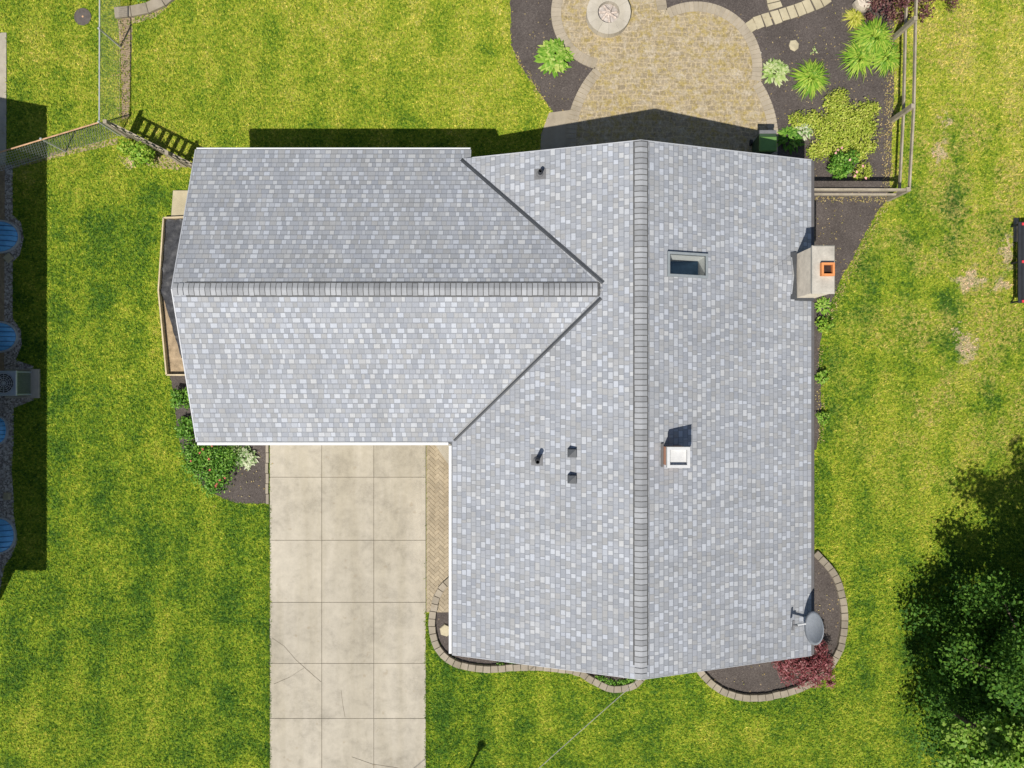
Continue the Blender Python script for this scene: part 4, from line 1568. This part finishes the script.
# spreading golden shrub
x, y, _ = P(838, 130)
bl = []
for px, py, r, h in ((797, 122, 11, .3), (812, 122, 12, .35), (833, 104, 13, .4), (838, 117, 17, .5), (826, 131, 17, .5), (851, 124, 18, .5), (847, 141, 19, .5),
                     (826, 147, 14, .4), (866, 112, 12, .35), (866, 130, 12, .4), (814, 152, 10, .3), (856, 153, 12, .35), (840, 97, 8, .3), (874, 108, 6, .2), (869, 147, 8, .25)):
    q = P(px, py)
    bl.append((q[0], q[1], h * .42, r * SC, r * SC, h * .5))
v, f = cloud(bl, 11000, .075, .5, .55, .35)
t = plant('spreading_shrub', v, f, LEAF_SPIREA, 'broad spreading yellow green shrub covering the mulch near the rail fence', 'shrub', x, y, h=.4)
r_ = bush(837, 168, 15, .85, LEAF_GREEN, 'dark green rose bush by the lower fence rail with a few pink flowers', 1500, .085, 'rose_bush', 'shrub')
flowers(r_, [(838, 150), (836, 153), (842, 148), (850, 160)], MAT_PINK, .85, .05)
r_ = bush(861, 173, 11, .4, LEAF_SPIREA, 'low yellowish plant with pink flowers right of the rose bush', 600, .06, 'flowering_plant', 'plant')
flowers(r_, [(857, 172), (863, 166), (855, 176), (866, 178)], MAT_PINK, .42, .055)
# purple shrub at the top
x, y, _ = P(910, -8)
bl = []
for px, py, r, h in ((885, 4, 16, 1.0), (905, -4, 22, 1.3), (925, -8, 22, 1.7), (918, 6, 13, 1.75), (932, 2, 12, 1.7), (908, 6, 12, 1.6), (948, -10, 16, 1.0), (900, 14, 12, .8), (915, 16, 9, .7), (890, -16, 20, 1.2), (880, 14, 7, .6), (960, 4, 8, .9), (934, 12, 9, .8)):
    q = P(px - 15, py + 7)
    bl.append((q[0], q[1], h * .55, r * SC * .8, r * SC * .8, h * .4))
v, f = cloud(bl, 4600, .08, .55, .5, .2)
plant('barberry', v, f, LEAF_PURPLE, 'sprawling dark purple shrub at the top beside the rail fence', 'shrub', x, y, h=.9)
# along the right-hand wall
hosta(822, 306, 9, LEAF_HOSTA, 'green plant tucked under the chimney on the right wall', 'plants along the right wall', 60, 'wall_plant')
bush(821, 325, 9, .45, LEAF_LILY, 'leafy light green plant just below the chimney plant', 330, .08, 'wall_plant', 'plant', 'plants along the right wall')
bush(820, 377, 7.5, .4, LEAF_HOSTA, 'small leafy plant at the right eave, upper of two', 240, .08, 'wall_plant', 'plant', 'plants along the right wall')
bush(820, 417, 7.5, .4, LEAF_HOSTA, 'small leafy plant at the right eave, lower of two', 240, .08, 'wall_plant', 'plant', 'plants along the right wall')
# front left bed
bush(186, 398, 13, .55, LEAF_GREEN, 'dark leafy shrub under the left garage eave', 1100, .075)
bush(190, 428, 13, .5, LEAF_GREEN, 'green shrub between the garage eave and the red rose bed', 900, .075)
x, y, _ = P(212, 464)
bl = []
for px, py, r, h in ((195, 452, 16, .5), (212, 452, 18, .6), (225, 462, 18, .6), (206, 470, 17, .55), (219, 480, 15, .5), (232, 455, 12, .5), (212, 488, 9, .4), (193, 466, 9, .4)):
    q = P(px, py)
    bl.append((q[0], q[1], h * .45, r * SC, r * SC, h * .5))
v, f = cloud(bl, 5200, .075, .55, .5, .35)
t = plant('rose_bush', v, f, LEAF_GREEN, 'wide rose bush with red flowers at the front left garage corner', 'shrub', x, y, h=.5)
flowers(t, [(200, 453), (209, 459), (191, 461), (210, 470), (217, 484), (220, 480), (225, 478), (203, 449), (216, 486), (212, 446)], MAT_ROSE, .62, .045)
hosta(247, 457, 11.5, LEAF_WHITE, 'white variegated hosta in the front mulch bed', 'hostas', 90)
hosta(236, 452, 9, LEAF_VARI, 'pale hosta growing between red roses and the white hosta', 'hostas', 70)
# low plants in the small front arc
bl = [(*P(px, py)[:2], .06, .22, .12, .09) for px, py in ((600, 678), (610, 682), (622, 682), (632, 679))]
v, f = cloud(bl, 500, .07, .55)
plant('groundcover_plant', v, f, LEAF_GREEN, 'low green plant inside the small stone arc below the roof ridge', 'plant', *P(612, 680)[:2], h=.06)
bl = [(*P(px, py)[:2], .05, .16, .08, .07) for px, py in ((500, 664), (512, 663), (524, 663))]
v, f = cloud(bl, 160, .06, .55)
plant('groundcover_plant', v, f, LEAF_GREEN, 'sparse low green plant in the narrow mulch strip under the front eave', 'plant', *P(512, 663)[:2], h=.06)
# weeds at the gate and at the top of the fence
bush(150, 159, 12, 1.1, LEAF_LILY, 'clump of bright weeds growing at the foot of the wooden fence', 900, .09, 'weed_clump', 'weeds')
bush(131, 150, 9, .45, LEAF_LILY, 'small clump of weeds at the chain link corner post', 350, .08, 'weed_clump', 'weeds')
bush(142, -4, 10, .5, LEAF_GREEN, 'green plant behind the curved edging at the top left', 450, .08, 'weed_clump', 'weeds')


# red laceleaf maple at the front right corner
def small_tree(name, label, loc, blobs, n, size, leaf, th, aspect=.35):
    t = thing(name, label, 'tree', (loc[0], loc[1], 0))
    v, f = cloud(blobs, n, size, aspect, .35, .25)
    arrays('crown', v, f, leaf, t, (loc[0], loc[1], 0))
    m = MB()
    m.tube([(loc[0], loc[1], 0), (loc[0] + .03, loc[1], th * .5), (loc[0], loc[1] + .03, th)], [.05, .04, .025], 8)
    for b in blobs[:8]:
        m.tube([(loc[0], loc[1], th * .6), ((loc[0] + b[0]) / 2, (loc[1] + b[1]) / 2, b[2] * .95 + .08), (b[0], b[1], b[2])], [.025, .015, .006], 6)
    m.build('trunk', MAT_TWIG, t)
    return t


mx, my, _ = P(806, 664)
bl = []
for px, py, r, z in ((790, 662, 11, .9), (803, 665, 13, 1.1), (816, 664, 13, 1.0), (826, 662, 9, .8), (782, 668, 8, .7), (788, 677, 9, .6), (802, 680, 9, .6), (816, 679, 10, .6), (828, 674, 8, .6), (822, 650, 9, .9), (818, 642, 6, .8), (776, 661, 6, .7), (830, 683, 5, .5)):
    q = P(px, py, z)
    bl.append((q[0], q[1], z, r * SC, r * SC, .2))
small_tree('japanese_maple', 'small red laceleaf tree at the lower right house corner', (mx, my), bl, 3300, .12, LEAF_RED, 1.0, .28)

# big tree, lower right


def big_tree():
    cx, cy = 16.05, -9.2
    t = thing('maple_tree', 'large dark green tree filling the lower right corner with its shadow on lawn', 'tree', (cx, cy, 0))
    prof = [(.9, 3.85, .8), (1.8, 4.0, .8), (3.0, 3.9, .86), (4.4, 3.85, .95), (6.0, 3.7, 1.0), (7.6, 3.3, 1.0), (9.2, 2.4, 1.0), (10.6, 1.1, 1.0)]
    bl = []
    lr = np.random.default_rng(4)
    for z, R, ey in prof:
        k = max(4, int(R * 7.5))
        for i in range(k):
            a_ = 2 * math.pi * (i + lr.random() * .8) / k
            q = R * (.80 + .22 * lr.random()) * (1 + .10 * math.sin(3 * a_ + z) + .06 * math.sin(5 * a_ - 2 * z))
            s_ = .42 + .45 * lr.random()
            bl.append((cx + q * math.cos(a_), cy + q * math.sin(a_) * ey, z + lr.normal() * .5, s_, s_, s_ * .6))
        for i in range(k // 2 + 3):
            a_ = 2 * math.pi * lr.random() if i < k // 2 else math.pi * (.55 + .5 * lr.random())
            q = R * .65 * math.sqrt(lr.random())
            s_ = .5 + .4 * lr.random()
            bl.append((cx + q * math.cos(a_), cy + q * math.sin(a_) * ey, z + lr.normal() * .5, s_, s_, s_ * .6))
    bl = [b for b in bl if b[0] - b[3] > 11.95 - .1 * b[2] and not (math.hypot(b[0] - 12.75, b[1] + 9.85) < 1.5 and b[2] > 2.4)]
    v, f = cloud(bl, 115000, .105, .7, .7, .35)
    arrays('crown', v, f, LEAF_TREE, t, (cx, cy, 0))
    m = MB().tube([(cx, cy, -.05), (cx + .05, cy, 1.2), (cx - .05, cy + .05, 4), (cx, cy, 8)], [.32, .24, .16, .05], 10)
    m.build('trunk', MAT_TWIG, t)
    m = MB()
    for i in range(0, len(bl), 6):
        b = bl[i]
        z0 = max(.9, b[2] - 1.4)
        m.tube([(cx, cy, z0), ((cx + b[0]) / 2, (cy + b[1]) / 2, (z0 + b[2]) / 2 + .2), (b[0], b[1], b[2])], [.08, .05, .015], 6)
    m.build('limb', MAT_TWIG, t)
    # young tree in front of it, sunlight painted into its paler leaves
    cx2, cy2 = 13.5, -9.9
    ax, ay = 12.75, -9.75
    t2 = thing('young_tree', 'young tree at the bottom right edge, leaves coloured paler as if sunlit', 'tree', (cx2, cy2, 0))
    bl = []
    for i in range(40):
        a_ = 2 * math.pi * lr.random()
        q = 1.1 * math.sqrt(lr.random())
        z = 4.7 - .5 * q + lr.normal() * .25
        s_ = .26 + .2 * lr.random()
        bl.append((ax + q * math.cos(a_) * 1.15, ay - .1 + q * math.sin(a_) * .8, z, s_, s_, s_ * .55))
    v, f = cloud(bl, 9000, .11, .75, .75, .3)
    arrays('crown', v, f, LEAF_TREE_SUNLIT, t2, (cx2, cy2, 0))
    m = MB().tube([(cx2, cy2, -.05), (cx2 - .3, cy2 + .1, 1.6), (ax + .4, ay, 3.2), (ax, ay, 4.5)], [.09, .08, .06, .02], 8)
    for b in bl[::3]:
        m.tube([(ax + .4, ay, 3.2), ((ax + b[0]) / 2, (ay + b[1]) / 2, 4.0), (b[0], b[1], b[2])], [.03, .02, .008], 5)
    m.build('trunk', MAT_TWIG, t2)


big_tree()


# ------------------------------------------------------------------ fences
def chain_link(path, posts, H, label, rail_mat, pitch=.055, r=.0026):
    t = thing('chain_link_fence', label, 'fence', path[0], 'chain link fences at the upper left')
    m = MB().tube([(p_[0], p_[1], H) for p_ in path], .022, 8)
    m.build('top_rail', rail_mat, t)
    for p_ in posts:
        m = MB().tube([(p_[0], p_[1], -.05), (p_[0], p_[1], H + .03)], .03, 8)
        m.lathe((p_[0], p_[1], H + .03), [(.036, 0), (.036, .03), (.012, .06)], 8)
        m.build('post', MAT_GALV, t)
    # woven wire: zig-zag strands
    V, F = [], []
    a, b = np.array(path[0][:2]), np.array(path[1][:2])
    L = np.linalg.norm(b - a)
    d = (b - a) / L
    nn = np.array([-d[1], d[0]])
    hz = pitch
    ns = int(L / pitch)
    nz = int((H - .04) / hz)
    for i in range(ns):
        o0 = len(V)
        for k in range(nz + 1):
            s_ = pitch * (i + .5) + (pitch * .5 if (k + 0) % 2 else -pitch * .5)
            q = a + d * s_
            z = .03 + k * hz
            off = .004 if k % 2 else -.004
            for dx, dn_ in ((-r, 0), (r, 0), (0, 2 * r)):
                V.append((q[0] + d[0] * dx * 1.2 + nn[0] * (dn_ + off), q[1] + d[1] * dx * 1.2 + nn[1] * (dn_ + off), z))
        for k in range(nz):
            for e in range(3):
                p0 = o0 + k * 3
                F.append((p0 + e, p0 + (e + 1) % 3, p0 + 3 + (e + 1) % 3, p0 + 3 + e))
    arrays('wire_mesh', np.array(V), np.array(F), MAT_GALV, t, path[0])
    return t


FH = 1.27
c0 = P(120.3, 135.5)
c1 = (P(121.0, 20)[0], 16.0, 0)
chain_link([c0, c1], [P(120.6, 47), (c0[0] - .02, 13.6, 0)], FH, 'chain link fence with silver rail running up from the corner post', MAT_GALV, .06, .002)
w0 = (-16.7, 6.70, 0)
chain_link([(c0[0], c0[1], 0), w0], [c0, P(65.6, 151.5)], FH, 'chain link fence with rusty rail reaching left to the neighbouring house', MAT_RUST, .085, .0042)

# wooden picket fence closing the gap to the garage
wf0, wf1 = P(129, 137), (GX0 + .32, 6.14, 0)
wf = thing('picket_fence', 'grey wooden picket fence between the chain link corner and the garage', 'fence', wf0)
d = Vector(wf1) - Vector(wf0)
L = d.length
d.normalize()
nrm = Vector((-d.y, d.x, 0))
for s_, hh in ((0, 1.5), (L * .52, 1.4), (L - .06, 1.4)):
    q = Vector(wf0) + d * s_
    MB().box(q.x - .055, q.y - .055, -.05, q.x + .055, q.y + .055, hh).build('post', MAT_OLDWOOD, wf)
for z in (.35, 1.12):
    a = Vector(wf0) + nrm * .07 + Vector((0, 0, z))
    b = Vector(wf1) + nrm * .07 + Vector((0, 0, z))
    MB().bar(a, b, .04, .09).build('rail', MAT_OLDWOOD, wf)
k = 0
s_ = .14
while s_ < L - .05:
    q = Vector(wf0) + d * s_ - nrm * .003
    m = MB()
    a, b = q - d * .065, q + d * .065
    e = nrm * .02
    vs = [a, b, b + e, a + e]
    up = Vector((0, 0, 1.27))
    m.add([p_ for p_ in vs] + [p_ + up for p_ in vs], [(3, 2, 1, 0), (4, 5, 6, 7), (0, 1, 5, 4), (1, 2, 6, 5), (2, 3, 7, 6), (3, 0, 4, 7)])
    m.build('picket', MAT_OLDWOOD, wf)
    s_ += .262

# split rail fence round the garden on the right
rf = thing('rail_fence', 'weathered wooden two rail fence round the right garden corner', 'fence', P(893, 188))
fxp = P(893, 0)[0]
cpt = Vector(P(887.5, 199.5))
PH = 1.38


def rpost(p_, h=PH):
    MB().box(p_[0] - .055, p_[1] - .065, -.05, p_[0] + .055, p_[1] + .065, h).build('post', MAT_OLDWOOD, rf)


rails_y = [P(893.5, 38), P(891, 121)]
rpost(rails_y[0])
rpost(rails_y[1])
rpost(cpt, 1.32)
top_y = P(896.5, -60)
rpost(top_y)
for a, b in ((top_y, rails_y[0]), (rails_y[0], rails_y[1]), (rails_y[1], cpt)):
    for z, dx in ((.62, 0), (1.22, .01)):
        j = random.uniform(-.03, .03)
        MB().bar((a[0] + dx + .075, a[1] + .02, z + j), (b[0] + dx + .075, b[1] - .02, z - j), .05, .11).build('rail', MAT_OLDWOOD, rf)
wend = (XE - .35, cpt[1] + .01)
for z, w in ((.62, .08), (1.22, .09)):
    MB().bar((wend[0], wend[1], z), (cpt[0] + .1, cpt[1], z), w - .02, .12).build('rail', MAT_OLDWOOD, rf)

# litter of leaves and weeds at the foot of the rail fence and the edges of the bed
c = []
for (a, b, n, sp) in ((P(892, 20), P(886, 198), 700, .09), (P(815, 199), P(884, 200), 160, .07), (P(886, 198), P(826, 318), 320, .09), (P(545, 103), P(512, 50), 120, .06),
                      (P(860, 150), P(880, 110), 120, .35), (P(820, 345), P(820, 440), 140, .07), (P(120, 20), P(124, 118), 160, .12), (P(800, 20), P(860, 90), 45, .8), (P(760, 40), P(800, 110), 30, .8), (P(790, 30), P(880, 180), 130, .9), (P(520, 10), P(560, 105), 40, .3), (P(720, 690), P(835, 600), 50, .3), (P(830, 210), P(840, 280), 50, .35), (P(225, 495), P(262, 460), 30, .3)):
    t = rng.random(n)[:, None]
    q = np.array(a)[None] * (1 - t) + np.array(b)[None] * t
    q[:, :2] += rng.normal(size=(n, 2)) * sp
    q[:, 2] = .03 + .03 * rng.random(n)
    c.append(q)
c = np.concatenate(c)
nrm_ = UP + rng.normal(size=(len(c), 3)) * .4
v, f = leaf_quads(c, np.cross(nrm_, rng.normal(size=(len(c), 3))), nrm_ / np.linalg.norm(nrm_, axis=1, keepdims=True), .035 + .045 * rng.random(len(c)), .03)
o = arrays('leaf_litter', v, f, LEAF_LITTER)
o['kind'] = 'stuff'
o['label'] = 'dry leaves and small weeds along the fence foot and bed edges'

# ------------------------------------------------------------------ loose objects
# bin behind the house
bxy = P(758, 152)
bn = thing('garbage_bin', 'green lidded bin with grey handle bar standing behind the house', 'bin', (bxy[0], bxy[1], .03))
zb1 = .95
bx_, by_ = bxy[0], bxy[1] + .02
m = MB()
a_, b_ = .25, .27
m.add([(bx_ - .21, by_ - .22, .05), (bx_ + .21, by_ - .22, .05), (bx_ + .21, by_ + .22, .05), (bx_ - .21, by_ + .22, .05),
       (bx_ - a_, by_ - b_, zb1), (bx_ + a_, by_ - b_, zb1), (bx_ + a_, by_ + b_, zb1), (bx_ - a_, by_ + b_, zb1)],
      [(3, 2, 1, 0), (4, 5, 6, 7), (0, 1, 5, 4), (1, 2, 6, 5), (2, 3, 7, 6), (3, 0, 4, 7)])
m.build('body', MAT_BINDARK, bn)
MB().slab(bx_ - .27, by_ - .29, zb1 + .003, bx_ + .27, by_ + .17, zb1 + .06, .03).build('lid', MAT_GREENBIN, bn)
MB().box(bx_ - .26, by_ + .26, zb1 - .03, bx_ + .26, by_ + .36, zb1 + .03).build('handle', MAT_LEAD, bn)
for s_ in (-1, 1):
    MB().tube([(bx_ + s_ * .23, by_ + .24, .13), (bx_ + s_ * .29, by_ + .24, .13)], .1, 12).build('wheel', MAT_BLACK, bn)

# utility lid
lx, ly, _ = P(83, 17)
ld = thing('utility_lid', 'round dark iron utility lid set in the lawn at the upper left', 'lid', (lx, ly, 0))
MB().lathe((lx, ly, 0), [(.275, .0), (.275, .03), (.25, .035), (.245, .028), (.05, .03)], 24).build('cover', MAT_LID, ld)
MB().lathe((lx + .01, ly, .03), [(.03, 0), (.03, .012), (.01, .014)], 8).build('knob', MAT_RUST, ld)
NOGRASS.append([(lx + .27 * math.cos(k), ly + .27 * math.sin(k)) for k in np.linspace(0, 6.28, 17)[:-1]])

# blue window well covers
for (py, rx, ry, lb) in ((237, 37, 15.5, 'uppermost ribbed blue window well cover by the neighbouring wall'), (337, 35, 14.5, 'blue window well cover just above the air conditioner'),
                         (430, 25, 13, 'blue window well cover below the air conditioner'), (535, 33, 17, 'lowest blue window well cover, near the corner of the shadow')):
    x0, y0, _ = P(-17, py)
    x0 = nx1 + .02
    Rx = (P(-17 + rx, 0)[0] - P(-17, 0)[0])
    Rx = P(rx - 17, 0)[0] - x0
    Ry = ry * SC
    t = thing('window_well_cover', lb, 'window well cover', (x0, y0, .012), 'blue window well covers')
    vs, fs = [], []
    NA, NR = 24, 6
    for i in range(NR + 1):
        r = i / NR
        for k in range(NA + 1):
            a_ = -math.pi / 2 + math.pi * k / NA
            z = .06 + .26 * math.sqrt(max(0, 1 - r * r))
            z += .02 * math.cos(r * math.sin(a_) * 14) * (1 - r)
            vs.append((x0 + Rx * r * math.cos(a_), y0 + Ry * r * math.sin(a_), z))
    for i in range(NR):
        for k in range(NA):
            fs.append((i * (NA + 1) + k, (i + 1) * (NA + 1) + k, (i + 1) * (NA + 1) + k + 1, i * (NA + 1) + k + 1))
    MB().add(vs, fs).build('dome', MAT_BLUE, t, smooth=True)
    m = MB()
    for k in range(NA):
        a0, a1 = -math.pi / 2 + math.pi * k / NA, -math.pi / 2 + math.pi * (k + 1) / NA
        m.bar((x0 + Rx * 1.03 * math.cos(a0), y0 + Ry * 1.03 * math.sin(a0), .05), (x0 + Rx * 1.03 * math.cos(a1), y0 + Ry * 1.03 * math.sin(a1), .05), .05, .09)
    m.build('rim', MAT_GALV, t)
    m = MB()
    for q in (-.66, -.33, 0, .33, .66):
        ln = math.sqrt(1 - q * q)
        pts = []
        for e in range(7):
            xx = ln * e / 6
            r = math.hypot(q, xx)
            pts.append((x0 + Rx * xx * .97, y0 + Ry * q, .075 + .26 * math.sqrt(max(0, 1 - r * r))))
        m.tube(pts, .012, 5)
    m.build('rib', plain('dark_blue_rib', (.03, .12, .3), .4), t)

# air conditioner on its pad
axr = P(33, 0)[0]
ay0, ay1 = P(0, 395)[1], P(0, 371.5)[1]
axl = axr - .74
ac = thing('air_conditioner', 'grey outdoor air conditioner on a concrete pad beside the neighbouring wall', 'air conditioner', ((axr + axl) / 2, (ay0 + ay1) / 2, .08))
ap = [P(40.5, 398)[:2], P(40.5, 369)[:2]]
MB().slab(axl - .1, ap[0][1], 0, ap[0][0], ap[1][1], .08, .015).build('pad', MAT_CONC, ac)
m = MB()
for x0, y0 in ((axl, ay0), (axr - .05, ay0), (axl, ay1 - .05), (axr - .05, ay1 - .05)):
    m.box(x0, y0, .08, x0 + .05, y0 + .05, .80)
m.slab(axl - .01, ay0 - .01, .80, axr + .01, ay1 + .01, .85, .02)
m.build('cabinet', MAT_ACGREY, ac)
m = MB().box(axl + .03, ay0 + .03, .085, axr - .03, ay1 - .03, .795)
for k in range(14):
    z = .13 + k * .046
    m.box(axl + .01, ay0 + .01, z, axr - .01, ay1 - .01, z + .012)
m.build('louvre', MAT_ACDARK, ac)
acx, acy = (axl + axr) / 2, (ay0 + ay1) / 2
m = MB().lathe((acx, acy, .851), [(.30, 0), (.30, .012), (.02, .014)], 24)
m.build('fan_opening', MAT_BLACK, ac)
m = MB()
for r in (.06, .12, .18, .24, .30):
    pts = [(acx + r * math.cos(t), acy + r * math.sin(t), .875) for t in np.linspace(0, 2 * math.pi, 25)]
    m.tube(pts, .006, 5, False)
for k in range(6):
    t = k * math.pi / 6
    m.tube([(acx - .3 * math.cos(t), acy - .3 * math.sin(t), .875), (acx + .3 * math.cos(t), acy + .3 * math.sin(t), .875)], .006, 5)
m.build('fan_guard', MAT_GALV, ac)
MB().box(axr - .012, ay0 - .012, .845, axr + .016, ay1 + .012, .862).build('edge_strip', MAT_WHITE, ac)  # white strip paints the lit top edge of the cabinet
NOGRASS.append([(axl - .1, ap[0][1]), (ap[0][0], ap[0][1]), (ap[0][0], ap[1][1]), (axl - .1, ap[1][1])])

# dark bench with red fittings at the right edge
b0, b1 = P(1018, 303, .42), P(1018, 222, .42)
bn = thing('garden_bench', 'long dark bench with red fittings cut off by the right edge', 'bench', (b0[0] + .3, (b0[1] + b1[1]) / 2, 0))
m = MB()
for k in range(5):
    x0 = b0[0] + .12 * k
    m.box(x0, b0[1], .40, x0 + .105, b1[1], .44)
m.build('seat', MAT_BLACK, bn)
m = MB()
for k in range(3):
    m.box(b0[0] + .60 + .03 * k, b0[1], .50 + .14 * k, b0[0] + .63 + .03 * k, b1[1], .62 + .14 * k)
m.build('backrest', MAT_BLACK, bn)
for yy in (b0[1] + .03, (b0[1] + b1[1]) / 2, b1[1] - .09):
    m = MB()
    m.box(b0[0] + .02, yy, 0, b0[0] + .07, yy + .05, .398)
    m.box(b0[0] + .53, yy, 0, b0[0] + .58, yy + .05, .398)
    m.build('leg', MAT_BLACK, bn)
    m = MB()
    m.box(b0[0] + .10, yy - .02, .442, b0[0] + .20, yy + .06, .475)
    m.build('fitting', MAT_RED, bn)
tag(MB().slab(P(1013, 240)[0], P(0, 242)[1], 0, P(1018, 0)[0], P(0, 218)[1], .05, .01).build('flat_board', MAT_OLDWOOD, None, loc=P(1015, 230)), 'grey board lying on the lawn beside the dark bench', 'board')

# lamp post below the bottom edge: only its shadow falls into view
lpx, lpy = -1.47, -12.55
lp = thing('lamp_post', 'garden lamp post just below the bottom edge, its shadow on the lawn', 'lamp post', (lpx, lpy, 0))
MB().tube([(lpx, lpy, -.05), (lpx, lpy, 1.6)], .04, 10).build('pole', MAT_BLACK, lp)
m = MB().lathe((lpx, lpy, 1.6), [(.05, 0), (.09, .05), (.12, .28), (.14, .3), (.03, .42)], 8)
m.build('lantern', MAT_BLACK, lp)

# overhead cable to the gable
pa, pb = (3.38, -7.86, 4.22), (-6.6, -16.75, 4.9)
pts = []
for k in range(25):
    t = k / 24
    pts.append((pa[0] + (pb[0] - pa[0]) * t, pa[1] + (pb[1] - pa[1]) * t, pa[2] + (pb[2] - pa[2]) * t - .25 * 4 * t * (1 - t)))
tag(MB().tube(pts, .009, 6).build('overhead_cable', MAT_WIRE, None, loc=pa), 'thin grey overhead cable running from the roof gable down left over the lawn', 'cable')
# thin old guttering wire on the lawn is left out

# ------------------------------------------------------------------ grass
NB_ = 620000
X0, X1, Y0, Y1 = -17.6, 17.6, -13.6, 13.6
gx_ = rng.uniform(X0, X1, NB_)
gy_ = rng.uniform(Y0, Y1, NB_)
keep = np.ones(NB_, bool)
for poly in NOGRASS:
    keep &= ~inside(gx_, gy_, poly)
keep &= ~((gx_ > wx0) & (gx_ < wx1) & (gy_ > wy0) & (gy_ < wy1))
keep &= ~((gx_ > gx0) & (gx_ < wx0) & (gy_ > gy0) & (gy_ < gy1))
keep &= gx_ > nx1
soil = inside(gx_, gy_, [q[:2] for q in PL([(118, 20), (133, 17), (131, 70), (129, 118), (122, 120), (121, 60)])])
keep &= ~(soil & (rng.random(NB_) < .75))
gx_, gy_ = gx_[keep], gy_[keep]
dx0, dx1 = P(270, 0)[0], P(426, 0)[0]
for xe, y0_, y1_, sg in ((dx0, P(0, 900)[1], P(0, 505)[1], -1), (dx1, P(0, 900)[1], P(0, 612)[1], 1)):
    m_ = int((y1_ - y0_) * 260)
    yy = rng.uniform(y0_, y1_, m_)
    rag = .02 + .025 * np.sin(yy * 7.3) * np.sin(yy * 3.1 + 1) + .015 * np.sin(yy * 23)
    gx_ = np.concatenate([gx_, xe + sg * (.02 - np.maximum(0, rag) + .05 * rng.random(m_))])
    gy_ = np.concatenate([gy_, yy])
n = len(gx_)
ang = rng.random(n) * 2 * math.pi
ln = .045 + .05 * rng.random(n)
wd = .010 + .010 * rng.random(n)
ht = .03 + .04 * rng.random(n)
ca, sa = np.cos(ang), np.sin(ang)
v = np.empty((n, 3, 3))
v[:, 0, 0] = gx_ - sa * wd
v[:, 0, 1] = gy_ + ca * wd
v[:, 1, 0] = gx_ + sa * wd
v[:, 1, 1] = gy_ - ca * wd
v[:, :2, 2] = .004
v[:, 2, 0] = gx_ + ca * ln
v[:, 2, 1] = gy_ + sa * ln
v[:, 2, 2] = ht
o = arrays('grass', v.reshape(-1, 3), np.arange(3 * n).reshape(n, 3), MAT_BLADE)
o['kind'] = 'stuff'
o['label'] = 'short mown grass of the lawn'
